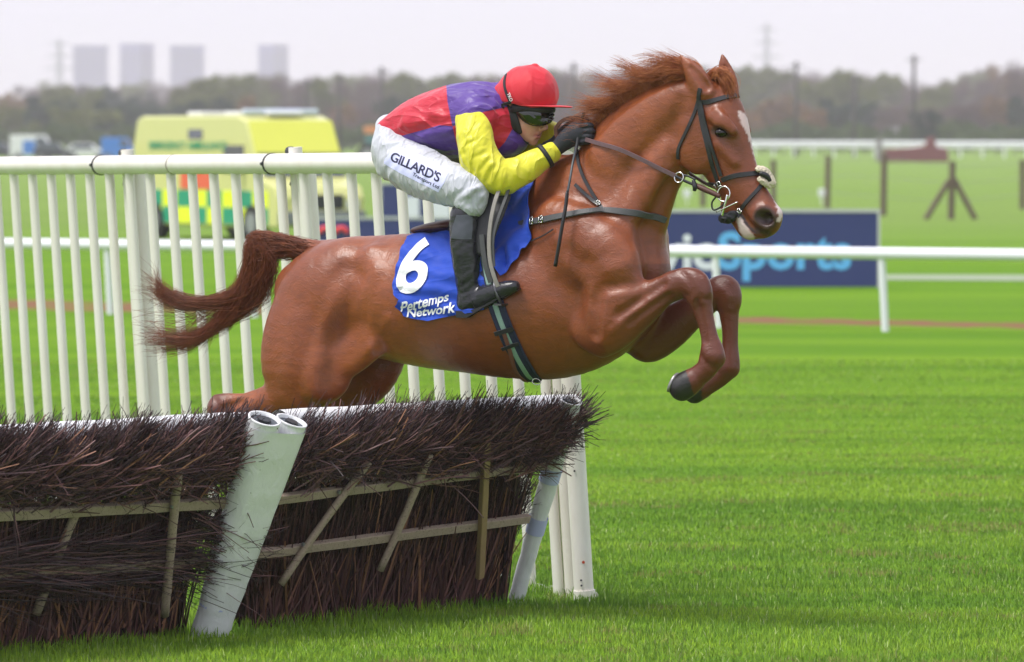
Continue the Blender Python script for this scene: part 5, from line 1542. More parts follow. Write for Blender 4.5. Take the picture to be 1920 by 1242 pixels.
# ---- breeches
WB = cloth_mat('white_breeches', (.50, .515, .57), .42, .8, 18, rot=(0, -.9, 0), sc=(3.2, 1.2, 1))
L = jfield(695, 1000, 210, 410, -.40, .42, .006)
L.add([HS(748, 250, 0, 30, .135), HS(768, 265, 0, 34, .15)], 0)
L.add([HS(738, 280, .09, 36, .11), HS(748, 298, .12, 44, .11), HS(780, 318, .17, 47, .105), HS(822, 337, .235, 43, .09), HS(862, 352, .285, 37, .075), HS(884, 362, .295, 31, .066), HS(884, 382, .295, 27, .060)], .035)
L.add([HS(748, 275, -.09, 38, .11), HS(800, 295, -.15, 42, .10), HS(880, 306, -.23, 36, .08), HS(950, 306, -.29, 30, .066), HS(956, 335, -.295, 26, .060)], .035)
_rf = random.Random(3)
for i in range(17):
    x = 712 + i * 11.5; yb = np.interp(x, [712, 740, 783, 824, 850, 900], [330, 350, 368, 380, 386, 384])
    ln = _rf.uniform(26, 52); an = math.radians(_rf.uniform(24, 44)); sv = np.interp(x, [712, 800, 860, 900], [.22, .28, .34, .36])
    p = [HS(x + ln * f * math.cos(an), yb - 4 - ln * f * math.sin(an) - 3 * math.sin(f * 3), sv - .05 * (1 - f), 1, 1) for f in (0, .33, .66, 1)]
    L.groove(p, _rf.uniform(-.008, -.005), width=_rf.uniform(.010, .016))
    p2 = [HS(x + 5 + ln * f * math.cos(an), yb - 1 - ln * f * math.sin(an), sv - .05 * (1 - f), 1, 1) for f in (0, .4, .8)]
    L.groove(p2, .006, width=.012)
for i in range(7):      # seat creases
    y = 262 + i * 9
    L.groove([HS(706 + i, y + 12, .16, 1, 1), HS(724, y + 4, .2, 1, 1), HS(746, y - 8, .2, 1, 1), HS(762, y - 20, .18, 1, 1)], -.0055, width=.011)
for i in range(5):      # creases behind the knee
    L.groove([HS(852 + i * 3, 388 - i * 3, .34, 1, 1), HS(862 + i * 6, 372 - i * 4, .36, 1, 1), HS(880 + i * 6, 362 - i * 5, .36, 1, 1)], -.006, width=.010)
_o, V, Fq = L.build('breeches', WB.mat, jockey)
V = wrinkle(_o, V, Fq, .0075, 15, (1, 0, .95), 3.5, 1)
BR_BVH = bvh_of(V, Fq)

# ---- silks: quartered body, yellow sleeves
SM = NT('silks'); _v = SM.coords()
g = lambda a: SM.math('GREATER_THAN', SM.attr(a), 0.0)
lft, abv, frt = g('seam_a'), g('seam_b'), g('seam_c')
same = SM.math('COMPARE', lft, abv); same.node.inputs[2].default_value = .1
red = SM.math('MULTIPLY', same, SM.math('SUBTRACT', 1.0, frt))
_c = SM.mix(red, (.090, .036, .27), (.56, .014, .036))
_c = SM.mix(SM.math('MULTIPLY', SM.noise(_v, 10, 3), .15), _c, (.02, .01, .05))
SM.set(Base_Color=_c, Roughness=.42)
SM.b.inputs['Sheen Weight'].default_value = .2; SM.b.inputs['Specular IOR Level'].default_value = .4
_x1 = SM.noise(SM.coords(scale=(1, 1, 2.6), rot=(0, .5, 0)), 5.5, 1.5, .45, .5)
_cr = SM.math('POWER', SM.math('SUBTRACT', 1.0, SM.math('MULTIPLY', SM.math('ABSOLUTE', SM.math('SUBTRACT', _x1, .5)), 5.0, True), True), 2.2)
SM.set(Normal=SM.bump(SM.noise(SM.coords(scale=(1, 1, 2.6), rot=(0, .5, 0)), 18, 3, .6, .8), .35, .010, SM.bump(_cr, .42, .014)))
T = jfield(725, 1010, 140, 350, -.33, .33, .006)
T.add([HS(754, 240, 0, 27, .140), HS(790, 235, 0, 48, .165), HS(832, 231, 0, 62, .185), HS(872, 226, 0, 69, .20), HS(905, 222, 0, 66, .195), HS(930, 220, 0, 52, .15), HS(946, 215, 0, 38, .085)], 0)
T.add([HS(905, 260, 0, 42, .16), HS(940, 258, 0, 36, .13), HS(962, 262, 0, 22, .08)], .03)
T.add([HS(885, 208, .15, 34, .07), HS(895, 222, .17, 34, .07)], .04)
T.add([HS(905, 200, -.15, 34, .07), HS(925, 225, -.18, 34, .07)], .04)
T.add([HS(938, 190, 0, 34, .072), HS(945, 200, 0, 32, .070)], .012)
for (x0, y0), (x1, y1) in (((762, 226), (820, 214)), ((770, 240), (832, 226)), ((756, 238), (790, 232)), ((800, 268), (852, 262)), ((812, 284), (862, 284)), ((790, 262), (840, 246)), ((845, 180), (880, 200)), ((900, 175), (925, 196)), ((910, 232), (935, 262)), ((926, 225), (944, 250)), ((835, 300), (868, 306))):
    mx, my = (x0 + x1) / 2, (y0 + y1) / 2 - 4
    sv = .17 if y0 > 200 else .12
    T.groove([HS(x0, y0, sv, 1, 1), HS(mx, my, sv + .03, 1, 1), HS(x1, y1, sv + .02, 1, 1)], -.010, width=.020)
    T.groove([HS(x0, y0 + 9, sv, 1, 1), HS(mx, my + 9, sv + .03, 1, 1), HS(x1, y1 + 9, sv + .02, 1, 1)], .008, width=.018)
_o, V, Fq = T.build('silks', SM.mat, jockey)
V = wrinkle(_o, V, Fq, .010, 9, (1, 0, .45), 3.2, 2)
_px, _py = to_px(V[:, 0], V[:, 1], V[:, 2])
def side_of(path):      # >0 on the left / above a polyline running down or to the right
    P = np.array(path, float); best = np.full(len(V), 1e9); sg = np.zeros(len(V))
    for k, (a, b) in enumerate(zip(P[:-1], P[1:])):
        d = b - a; L2 = d @ d
        t = ((_px - a[0]) * d[0] + (_py - a[1]) * d[1]) / L2
        lo = -9 if k == 0 else 0; hi_ = 9 if k == len(P) - 2 else 1
        t = np.clip(t, lo, hi_)
        qx, qy = _px - a[0] - d[0] * t, _py - a[1] - d[1] * t
        r = np.hypot(qx, qy); m = r < best
        best[m] = r[m]; sg[m] = np.sign(d[0] * qy - d[1] * qx)[m] * r[m]
    return sg
set_attr(_o.data, 'seam_a', side_of([(836, 150), (839, 190), (848, 236), (856, 270), (872, 330)]))
set_attr(_o.data, 'seam_b', -side_of([(700, 266), (757, 254), (800, 242), (824, 235), (850, 237), (880, 222), (907, 210), (965, 198)]))
set_attr(_o.data, 'seam_c', side_of([(925, 290), (946, 268), (962, 240), (985, 215)][::-1]) * -1 - 0 * V[:, 0])
YM = cloth_mat('yellow_sleeve', (.66, .62, .028), .42, .9, 16, .2, .4, rot=(0, .9, 0), sc=(2.6, 1.2, 1))
A = jfield(845, 1060, 180, 380, -.02, .36, .0055)
A.add([HS(876, 226, .165, 24, .055), HS(887, 238, .210, 33, .066), HS(893, 275, .25, 35, .070), HS(905, 308, .258, 38, .072), HS(936, 332, .245, 33, .066), HS(965, 326, .21, 30, .060), HS(995, 309, .165, 26, .052), HS(1018, 295, .13, 21, .045), HS(1033, 286, .105, 19, .040)], 0)
A.add([HS(934, 338, .24, 22, .05)], .03)
_rf = random.Random(9)
for (x0, y0), (x1, y1) in (((924, 282), (896, 316)), ((930, 292), (906, 336)), ((938, 300), (922, 350)), ((950, 303), (938, 356)), ((922, 268), (880, 296)), ((915, 250), (872, 268)), ((962, 304), (966, 348)), ((980, 300), (990, 336)),
                           ((996, 292), (1008, 322)), ((868, 226), (880, 262)), ((908, 222), (890, 250)), ((866, 286), (884, 320)), ((1008, 288), (1020, 312)), ((940, 352), (980, 344))):
    mx, my = (x0 + x1) / 2 + _rf.uniform(-5, 5), (y0 + y1) / 2 + _rf.uniform(-4, 4)
    sv = np.interp(mx, [870, 930, 980, 1020], [.31, .32, .26, .19])
    A.groove([HS(x0, y0, sv, 1, 1), HS(mx, my, sv, 1, 1), HS(x1, y1, sv, 1, 1)], -.0055, width=.009)
    A.groove([HS(x0 + 8, y0 + 3, sv, 1, 1), HS(mx + 8, my + 2, sv, 1, 1), HS(x1 + 8, y1 + 1, sv, 1, 1)], .005, width=.012)
_o, V, Fq = A.build('sleeve', YM.mat, jockey)
V = wrinkle(_o, V, Fq, .005, 13, (.6, .2, -1), 2.8, 4)
A = jfield(930, 1075, 200, 320, -.34, -.02, .006)
A.add([HS(930, 240, -.22, 36, .07), HS(960, 275, -.24, 34, .065), HS(988, 284, -.21, 30, .055), HS(1012, 266, -.16, 25, .045), HS(1036, 250, -.125, 20, .04)], 0)
_o, V, Fq = A.build('sleeve', YM.mat, jockey)
V = wrinkle(_o, V, Fq, .008, 14, (.6, .2, -1), 2.4, 7)
# cuff band
BLK = plain('black_elastic', (.014, .014, .018), .6, .2, 90, .3, 300, .001)
def ring(name, c0, c1, ra, rb, mat, parent, n=28, thick=.004):
    """band round a limb from c0 to c1 (horse frame), radii in-plane / across"""
    c0, c1 = np.array(c0), np.array(c1); t = (c1 - c0) / np.linalg.norm(c1 - c0)
    sx = np.array([0, 1.0, 0]); sx = sx - t * (sx @ t); sx /= np.linalg.norm(sx); nn = np.cross(sx, t)
    V = []; F = []
    prof = [(c0, 0), (c0, thick), (c1, thick), (c1, 0)]
    for c, e in prof:
        for k in range(n):
            an = 2 * math.pi * k / n
            V.append(c + nn * math.cos(an) * (ra + e) + sx * math.sin(an) * (rb + e))
    for i in range(3):
        for k in range(n):
            a = i * n + k; b = i * n + (k + 1) % n
            F.append((a, b, b + n, a + n))
    return mesh_obj(name, V, F, mat, parent, True)
ring('cuff_band', hp(1019, 295, .128), hp(1026, 290.5, .118), 23.0 / HPX, .0485, BLK, jockey)

# ---- gloves with five fingers closed on the reins
GL = plain('black_glove', (.016, .017, .026), .62, .25, 60, .35, 180, .002)
def glove(dx, dy, s, flip=1):
    A = jfield(1020 + dx, 1125 + dx, 205 + dy, 305 + dy, s - .09, s + .09, .0035)
    A.add([HS(1030 + dx, 288 + dy, s + .035, 16, .031), HS(1046 + dx, 277 + dy, s + .025, 14.5, .028), HS(1060 + dx, 264 + dy, s + .02, 18, .030), HS(1078 + dx, 252 + dy, s + .015, 20, .030), HS(1088 + dx, 249 + dy, s + .012, 19, .026)], 0)
    for i, (y, L_) in enumerate(((236, 1.0), (246, 1.12), (256, 1.05), (265, .85))):
        ys = y + dy
        A.add([HS(1084 + dx, ys + 2, s + .016, 6.6, .0155), HS(1084 + dx + 19 * L_, ys, s + .016, 6.3, .0150), HS(1084 + dx + 24 * L_, ys + 1, s - .004, 5.8, .0135), HS(1084 + dx + 12 * L_, ys + 2, s - .024, 5.4, .0125), HS(1084 + dx + 3, ys + 2, s - .028, 5, .0115)], .0035)
        A.add([HS(1084 + dx + 18 * L_, ys - .5, s + .020, 4.5, .010)], .004)
    A.add([HS(1062 + dx, 250 + dy, s + .0, 8.5, .019), HS(1076 + dx, 236 + dy, s - .008, 7.2, .0165), HS(1092 + dx, 228 + dy, s - .012, 6.2, .0145), HS(1101 + dx, 228 + dy, s - .014, 5.2, .012)], .006)
    o, V, Fq = A.build('glove', GL, jockey)
    return o
glove(0, 0, .06)
glove(-2, -8, -.075)

# ---- boots
BT = NT('boot_leather'); _v = BT.coords()
_c = BT.mix(BT.noise(_v, 14, 3), (.012, .012, .016), (.030, .030, .038))
BT.set(Base_Color=_c, Roughness=.24, Normal=BT.bump(BT.noise(BT.coords(scale=(1, 1, 2.2)), 34, 4, .6, .6), .35, .006))
CUFFM = plain('boot_cuff_leather', (.075, .080, .105), .40, .2, 40, .2, 200, .001)
def boot(s, dx=0, dy=0, far=False):
    sgn = 1 if s > 0 else -1
    A = jfield(835 + dx, 1000 + dx, 385 + dy, 620 + dy, min(s - .09, s + .09), max(s - .09, s + .09), .005)
    A.add([HS(872 + dx, 405 + dy, s, 28, .060), HS(871 + dx, 446 + dy, s, 28.5, .060), HS(875 + dx, 500 + dy, s, 25.5, .055), HS(879 + dx, 540 + dy, s - .005 * sgn, 23, .048), HS(879 + dx, 564 + dy, s - .005 * sgn, 22, .044)], 0)
    A.add([HS(877 + dx, 572 + dy, s, 20, .038), HS(903 + dx, 560 + dy, s, 22, .040), HS(932 + dx, 548 + dy, s + .01 * sgn, 18, .043), HS(952 + dx, 541 + dy, s + .012 * sgn, 14, .040), HS(963 + dx, 538 + dy, s + .012 * sgn, 11, .034)], .018)
    A.groove([HS(858 + dx, 556 + dy, s + .05 * sgn, 1, 1), HS(878 + dx, 546 + dy, s + .05 * sgn, 1, 1), HS(900 + dx, 536 + dy, s + .04 * sgn, 1, 1)], .005, width=.010)
    A.groove([HS(856 + dx, 540 + dy, s + .05 * sgn, 1, 1), HS(880 + dx, 526 + dy, s + .05 * sgn, 1, 1), HS(898 + dx, 510 + dy, s + .04 * sgn, 1, 1)], .004, width=.009)
    o, V, Fq = A.build('boot', BT.mat, jockey)
    V = wrinkle(o, V, Fq, .003, 22, (1, 0, .5), 2.5, 3)
    # sole and heel
    b = MB(); n = 14
    top = [hp(x + dx, y + dy, s) for x, y in ((861, 588), (882, 589), (908, 580), (936, 565), (958, 553), (972, 545))]
    for (ww, oo) in ((.036, 0),):
        V = []; Fc = []
        for i, p in enumerate(top):
            wd = (.032, .036, .033, .042, .040, .026)[i]; ht = (.030, .028, .010, .010, .010, .008)[i]
            for sy, sz in ((-wd, 0), (wd, 0), (wd, -ht), (-wd, -ht)):
                V.append((p[0], p[1] + sy, p[2] + .012 + sz))
        for i in range(len(top) - 1):
            for k in range(4):
                a = i * 4 + k; c = i * 4 + (k + 1) % 4
                Fc.append((a, c, c + 4, a + 4))
        Fc += [(3, 2, 1, 0), tuple(range(len(V) - 4, len(V)))]
    so = mesh_obj('sole', V, Fc, BLK, o)
    return o, bvh_of(*[np.array([v.co for v in o.data.vertices]), np.array([p.vertices for p in o.data.polygons])])
NB, NB_BVH = boot(.29)
FB, _ = boot(-.29, 40, -22)
A = jfield(840, 920, 360, 420, .19, .38, .005)      # black stocking showing above the boot
A.add([HS(883, 374, .293, 27, .059), HS(879, 390, .291, 26, .056), HS(874, 410, .290, 24.5, .052)], 0)
_o, V, Fq = A.build('sock', BLK, jockey)
wrinkle(_o, V, Fq, .0025, 30, (1, 0, .1), 3, 9)
A = jfield(910, 990, 330, 400, -.38, -.19, .007)
A.add([HS(950, 335, -.293, 27, .056), HS(920, 370, -.291, 25, .054), HS(912, 390, -.29, 24, .052)], 0)
A.build('sock', BLK, jockey)

# ---- cap, skull cap, goggles, harness
RC = cloth_mat('red_cap_silk', (.58, .012, .028), .62, .35, 16, .15, .45, rot=(0, 0, 0), sc=(1, 1, 1))
C_ = jfield(925, 1075, 110, 225, -.14, .14, .0045)
C_.add([HS(984, 178, 0, 54, .118), HS(996, 176, 0, 54, .118)], 0)
C_.add([HS(946, 178, 0, 17, .06), HS(938, 172, 0, 10, .035)], .04)
# everything under the rim plane is cut away
_cc = np.array(hp(1000, 252, 0)); 
def plane_cut(Fd, p, n, k=.006):
    X = Fd.ax[0][:, None, None]; Y = Fd.ax[1][None, :, None]; Z = Fd.ax[2][None, None, :]
    T = ((X - p[0]) * n[0] + (Y - p[1]) * n[1] + (Z - p[2]) * n[2]).astype(np.float32)
    h = np.clip(0.5 - 0.5 * (Fd.D - T) / k, 0, 1)
    Fd.D = Fd.D * (1 - h) + T * h + k * h * (1 - h)
_rp = np.array(hp(1000, 199, 0)); _rb = np.array(hp(940, 187, 0))
_rd = (_rp - _rb) / np.linalg.norm(_rp - _rb)
_rn = np.array([_rd[2], 0, -_rd[0]])
if _rn[2] > 0: _rn = -_rn
plane_cut(C_, _rp, _rn)
for k in range(6):           # six seams from the button
    an = k * math.pi / 3 + .3
    pts = []
    for q in np.linspace(.08, 1.15, 6):
        pts.append((hp(1003, 176, 0)[0] + .115 * math.sin(q) * math.cos(an), .105 * math.sin(q) * math.sin(an), hp(1003, 124, 0)[2] - .128 * (1 - math.cos(q)) , .01, .01))
    C_.groove(pts, .0022, width=.006)
C_.add([HS(1004, 124, 0, 4, .016)], .010)
_o, V, Fq = C_.build('cap', RC.mat, jockey)
V = wrinkle(_o, V, Fq, .0028, 18, (0, 0, 1), 3, 5)
CAP_BVH = bvh_of(V, Fq)
C_ = jfield(965, 1080, 185, 212, -.14, .14, .003)      # peak
C_.add([HS(1000, 198, 0, 3.0, .112), HS(1024, 199.5, 0, 2.4, .104), HS(1045, 200, 0, 2.2, .085), HS(1058, 200.5, 0, 2.0, .060), HS(1064, 201, 0, 1.8, .035)], 0)
C_.build('cap_peak', RC.mat, jockey)
GB = NT('goggle_lens').set(Base_Color=(.006, .009, .005), Roughness=.07, Coat_Weight=.8).mat
C_ = jfield(935, 1060, 185, 250, -.13, .13, .0035)
C_.add([HS(962, 203, .086, 8, .010), HS(990, 204, .083, 6, .010), HS(1020, 206, .055, 6, .010), HS(1037, 206, 0, 6, .010), HS(1032, 206, -.055, 6, .010), HS(1010, 206, -.085, 9, .010), HS(975, 204, -.09, 9, .010)], 0)
C_.add([HS(945, 200, .080, 10, .009), HS(954, 218, .080, 16, .010), HS(964, 233, .073, 12, .009), HS(975, 248, .058, 5, .007)], .008)
C_.cut([HS(954, 201, .10, 6, .016)], .003)
C_.build('skull_cap_padding', BLK, jockey)
C_ = jfield(960, 1055, 195, 240, -.11, .11, .003)
C_.add([HS(975, 210, .080, 9, .008), HS(990, 217, .078, 15, .010), HS(1007, 221, .063, 16.5, .010), HS(1024, 220, .028, 14, .009), HS(1030, 217, 0, 12, .009), HS(1027, 219, -.026, 13, .009), HS(1015, 218, -.06, 15, .010), HS(1000, 212, -.08, 10, .008)], 0)
C_.build('goggles', GB, jockey)
# chin strap and the black elastic over the cap
JB_BVH = bvh_of(BV, BF)
def project(px, py, bvh, off=.004, s0=.8):
    """the point on a surface seen at a pixel of the photograph, lifted off along its normal"""
    d = ray(px, py)
    dl = Vector((float(d @ HF), float(d @ HL), float(d[2]))).normalized()
    p0 = Vector(hp(px, py, s0))
    h, n, i, dist = bvh.ray_cast(p0, dl)
    if h is None: return None, None
    if n.dot(dl) > 0: n = -n
    return h + n * off, n
def strap(name, pts, bvh, width, mat, parent, off=.003, thick=.004, fall_s=.1, sub=6, mirror=False):
    """a flat strap laid over a surface along pixels of the photograph; a third value fixes its offset from the horse's plane instead"""
    P = catmull([(p[0], p[1]) for p in pts], sub)
    C = []; N = []
    for i, q in enumerate(P):
        k = min(i // sub, len(pts) - 1)
        fixed = [p[2] if len(p) > 2 else None for p in pts]
        f0, f1 = fixed[k], fixed[min(k + 1, len(pts) - 1)]
        if f0 is not None and f1 is not None:
            t = (i % sub) / sub
            c = Vector(hp(q[0], q[1], f0 + (f1 - f0) * t)); n = Vector((.0, -1, 0))
        else:
            c, n = project(q[0], q[1], bvh, off)
            if c is None:
                if C: c = Vector((hp(q[0], q[1], 0)[0], C[-1].y, hp(q[0], q[1], 0)[2])); n = N[-1]
                else: continue
        C.append(c); N.append(n)
    # smooth
    for _ in range(2):
        C = [C[0]] + [(C[i - 1] + C[i] * 2 + C[i + 1]) / 4 for i in range(1, len(C) - 1)] + [C[-1]]
        N = [N[0]] + [(N[i - 1] + N[i] * 2 + N[i + 1]).normalized() for i in range(1, len(N) - 1)] + [N[-1]]
    V = []; F = []
    for i in range(len(C)):
        t = (C[min(i + 1, len(C) - 1)] - C[max(i - 1, 0)]).normalized()
        n = (N[i] - t * N[i].dot(t)).normalized(); b = t.cross(n)
        w_ = width if not hasattr(width, '__len__') else width[0] + (width[1] - width[0]) * i / (len(C) - 1)
        for sb, sn in ((-1, 0), (1, 0), (.85, 1), (-.85, 1)):
            V.append(C[i] + b * sb * w_ / 2 + n * (sn * thick - .001))
    for i in range(len(C) - 1):
        for k in range(4):
            a = i * 4 + k; c = i * 4 + (k + 1) % 4
            F.append((a, c, c + 4, a + 4))
    F += [(3, 2, 1, 0), tuple(range(len(V) - 4, len(V)))]
    if mirror:
        nv = len(V)
        V = V + [Vector((v.x, -v.y, v.z)) for v in V]
        F = F + [tuple(reversed([i + nv for i in f])) for f in F]
    return mesh_obj(name, V, F, mat, parent, False)
strap('chin_strap', [(962, 236), (972, 252), (984, 264), (992, 269)], JB_BVH, .014, BLK, jockey, .002, .004)
strap('cap_elastic', [(949, 140), (946, 152), (947, 166), (952, 181), (959, 194), (967, 203)], CAP_BVH, .015, BLK, jockey, .0015, .003)

# ---- lettering helpers
def text_tris(body, size=1.0, bold=0.0, maxe=.12, shear=0.0, space=1.0):
    cu = bpy.data.curves.new('t', 'FONT'); cu.body = body; cu.size = size; cu.offset = bold; cu.resolution_u = 8
    cu.shear = shear; cu.space_character = space
    o = bpy.data.objects.new('t', cu); COL.objects.link(o)
    dg = bpy.context.evaluated_depsgraph_get()
    me = bpy.data.meshes.new_from_object(o.evaluated_get(dg))
    bm = bmesh.new(); bm.from_mesh(me)
    bmesh.ops.remove_doubles(bm, verts=bm.verts, dist=1e-5)
    bmesh.ops.triangulate(bm, faces=bm.faces)
    for _ in range(4):
        es = [e for e in bm.edges if e.calc_length() > maxe]
        if not es: break
        bmesh.ops.subdivide_edges(bm, edges=es, cuts=1)
        bmesh.ops.triangulate(bm, faces=bm.faces)
    V = np.array([v.co[:2] for v in bm.verts]); F = [tuple(v.index for v in f.verts) for f in bm.faces]
    bm.free(); bpy.data.objects.remove(o); bpy.data.curves.remove(cu); bpy.data.meshes.remove(me)
    return V, F
def letter_on(name, body, bvh, origin, xdir, ydir, mat, parent, bold=.0, shear=0, off=.0025, warp=None, space=1.0, maxe=.15):
    """text laid on a surface: 1 unit of text = xdir / ydir pixels"""
    V2, F = text_tris(body, 1.0, bold, maxe, shear, space)
    V = []
    for x, y in V2:
        if warp: x, y = warp(x, y)
        p, n = project(origin[0] + x * xdir[0] + y * ydir[0], origin[1] + x * xdir[1] + y * ydir[1], bvh, off)
        if p is None: p = Vector(hp(origin[0] + x * xdir[0] + y * ydir[0], origin[1] + x * xdir[1] + y * ydir[1], .2))
        V.append(p)
    return mesh_obj(name, V, F, mat, parent)
from mathutils.geometry import delaunay_2d_cdt
def sheet_on(name, outline, bvh, mat, parent, off=.006, thick=.004, step=5, fold=None, smooth_n=3):
    """a cloth lying on a surface, its outline given in pixels"""
    P = []
    n = len(outline)
    for i in range(n):
        a = np.array(outline[i], float); b = np.array(outline[(i + 1) % n], float)
        m = max(1, int(np.linalg.norm(b - a) / step))
        for k in range(m): P.append(a + (b - a) * k / m)
    no = len(P)
    xs = [p[0] for p in P]; ys = [p[1] for p in P]
    gx = np.arange(min(xs) + step / 2, max(xs), step); gy = np.arange(min(ys) + step / 2, max(ys), step)
    pts = [Vector(p) for p in P] + [Vector((x, y)) for x in gx for y in gy]
    r = delaunay_2d_cdt(pts, [(i, (i + 1) % no) for i in range(no)], [], 1, 1e-4)
    V2 = [tuple(v) for v in r[0]]; F = [tuple(f) for f in r[2]]
    pos = []; nr = []
    for x, y in V2:
        p, nn = project(x, y, bvh, off)
        pos.append(np.array(p) if p is not None else None); nr.append(np.array(nn) if nn is not None else np.array([0, -1, 0]))
    good = [i for i, p in enumerate(pos) if p is not None]
    for i, p in enumerate(pos):
        if p is None:
            j = min(good, key=lambda g: (V2[g][0] - V2[i][0]) ** 2 + (V2[g][1] - V2[i][1]) ** 2)
            q = hp(V2[i][0], V2[i][1], -pos[j][1]); pos[i] = np.array(q)
    pos = np.array(pos); nr = np.array(nr)
    nb = [set() for _ in pos]
    for f in F:
        for a in f:
            for b in f:
                if a != b: nb[a].add(b)
    for _ in range(smooth_n):
        new = pos.copy()
        for i, s_ in enumerate(nb):
            if s_:
                av = pos[list(s_)].mean(0); new[i, 1] = .5 * pos[i, 1] + .5 * av[1]
        pos = new
    if fold is not None:
        for i, (x, y) in enumerate(V2): pos[i] += nr[i] * fold(x, y)
    nv = len(pos)
    back = pos - nr * thick
    V = list(pos) + list(back)
    cnt = {}
    for f in F:
        for k in range(len(f)):
            e = (f[k], f[(k + 1) % len(f)]); cnt[e] = 1
    rim = [e for e in cnt if (e[1], e[0]) not in cnt]
    # orientation: front must look to the camera side (-y)
    FF = []
    for f in F:
        a, b, c = pos[f[0]], pos[f[1]], pos[f[2]]
        FF.append(f if np.cross(b - a, c - a)[1] < 0 else f[::-1])
    FF += [tuple(i + nv for i in f[::-1]) for f in FF]
    FF += [(a, b, b + nv, a + nv) for a, b in rim]
    o = mesh_obj(name, V, FF, mat, parent, True)
    o.data.set_sharp_from_angle(angle=math.radians(60))
    return o, BVHTree.FromPolygons([tuple(v) for v in pos], F)

# trouser print
PRT = plain('print_patch', (.60, .62, .90), .5, .04, 30)
INK = plain('navy_ink', (.010, .010, .05), .5, .1, 60)
_pl, PB = sheet_on('sponsor_patch', [(735, 281), (744, 277), (762, 279), (790, 292), (815, 305), (842, 321), (832, 345), (822, 361), (805, 352), (780, 340), (750, 325), (720, 307), (722, 298), (730, 290)], BR_BVH, PRT, jockey, off=.0012, thick=.002, step=4, smooth_n=0)
def _wp(x, y): return x, y
letter_on('lettering', "GILLARD'S", PB, (730, 300), (21.4, 9.7), (8.8, -22.5), INK, _pl, .020, 0, .0012, space=.92)
letter_on('lettering', "Transport Ltd", PB, (773, 329), (8.6, 4.5), (3.8, -8.2), INK, _pl, .008, 0, .0012, space=1.0)
strap('stitching', [(812, 410), (812, 411)], NB_BVH, .002, BLK, NB, .001, .001) if False else None
# boot cuff patch and seam
sheet_on('boot_cuff', [(856, 404), (886, 402), (886, 430), (884, 449), (864, 449), (846, 447), (849, 425)], NB_BVH, CUFFM, NB, off=.002, thick=.003, step=5, smooth_n=1)
strap('seam', [(846, 452), (860, 451), (880, 452), (894, 454)], NB_BVH, .004, BLK, NB, .001, .002)
strap('seam', [(876, 548), (884, 566), (890, 578)], NB_BVH, .004, BLK, NB, .001, .002)
# ================================================================ tack
LEA = plain('black_leather', (.020, .020, .024), .42, .25, 60, .25, 250, .001)
BRN = plain('brown_leather', (.085, .030, .022), .45, .3, 60, .25, 250, .001)
REIN = plain('rein_leather', (.13, .075, .085), .5, .25, 50, .2, 250, .001)
MET = NT('steel').set(Base_Color=(.72, .72, .70), Metallic=1.0, Roughness=.22).mat
GREYL = plain('grey_webbing', (.060, .062, .066), .6, .2, 120, .3, 400, .001)
def hroot(name, label, cat): return empty(name, tuple(HO), HZ, label, cat)
def loop(name, c, ax1, ax2, r, mat, parent, n=20):
    """a closed round ring: centre, two half axes"""
    c, ax1, ax2 = Vector(c), Vector(ax1), Vector(ax2); b = MB()
    pts = [c + ax1 * math.cos(2 * math.pi * k / n) + ax2 * math.sin(2 * math.pi * k / n) for k in range(n + 1)]
    b.tube(pts, r, 8, caps=False); return b.build(name, mat, parent, True)
def rod(name, pts, r, mat, parent, n=8):
    b = MB(); b.tube(catmull(pts, 5), r if not hasattr(r, '__len__') else list(np.interp(np.linspace(0, 1, (len(pts) - 1) * 5 + 1), np.linspace(0, 1, len(r)), r)), n)
    return b.build(name, mat, parent, True)
def buckle(px, py, bvh, parent, w=.026, h=.022, off=.010, ang=0.0):
    p, n = project(px, py, bvh, off)
    if p is None: return
    x = Vector((math.cos(ang), 0, math.sin(ang))); x = (x - n * x.dot(n)).normalized(); y = n.cross(x)
    b = MB(); c = [p + x * sx * w / 2 + y * sy * h / 2 for sx, sy in ((-1, -1), (1, -1), (1, 1), (-1, 1), (-1, -1))]
    for a, d in zip(c[:-1], c[1:]): b.tube([a, d], .0022, 6)
    b.tube([(c[0] + c[3]) / 2, (c[1] + c[2]) / 2], .0016, 6)
    return b.build('buckle', MET, parent, True)

# number cloth
nc = hroot('number_cloth', 'royal blue number cloth with a white 6 hanging under the saddle', 'number cloth')
BLUE = cloth_mat('blue_cloth', (.012, .060, .46), .62, .35, 14, .2, .25)
def _fold(x, y):
    f = .006 * math.sin((x * .5 + y) * .075) + .005 * math.sin((y - x * .15) * .21 + 1) + .004 * math.sin((x - y * .35) * .16)
    return f + (.010 if y > 540 and x < 760 else 0) * math.sin((x - 738) * .3)
_, NCB = sheet_on('cloth', [(862, 442), (840, 438), (805, 441), (776, 443), (766, 450), (756, 470), (748, 495), (741, 525), (737, 541), (741, 552), (752, 562), (749, 570), (745, 575), (752, 584), (761, 592), (783, 598), (806, 600), (832, 595), (858, 590), (890, 585), (910, 580), (912, 540), (905, 500), (900, 450), (880, 440)], HBVH, BLUE.mat, nc, off=.016, thick=.005, step=4, fold=_fold)
def _fold2(x, y): return .020 * abs(math.sin((x * .62 - y * .5) * .055)) + .008 * math.sin((x + y) * .12) + (.012 if y > 470 else 0) * math.sin(x * .25)
sheet_on('cloth', [(955, 345), (978, 336), (1006, 326), (1003, 352), (1001, 385), (1000, 420), (1000, 448), (996, 458), (991, 468), (975, 484), (962, 500), (950, 513), (942, 521), (934, 508), (926, 492), (922, 480), (924, 450), (934, 410), (945, 375)], HBVH, BLUE.mat, nc, off=.020, thick=.005, step=5, fold=_fold2)
WHT = plain('white_print', (.80, .81, .84), .6, .03, 30)
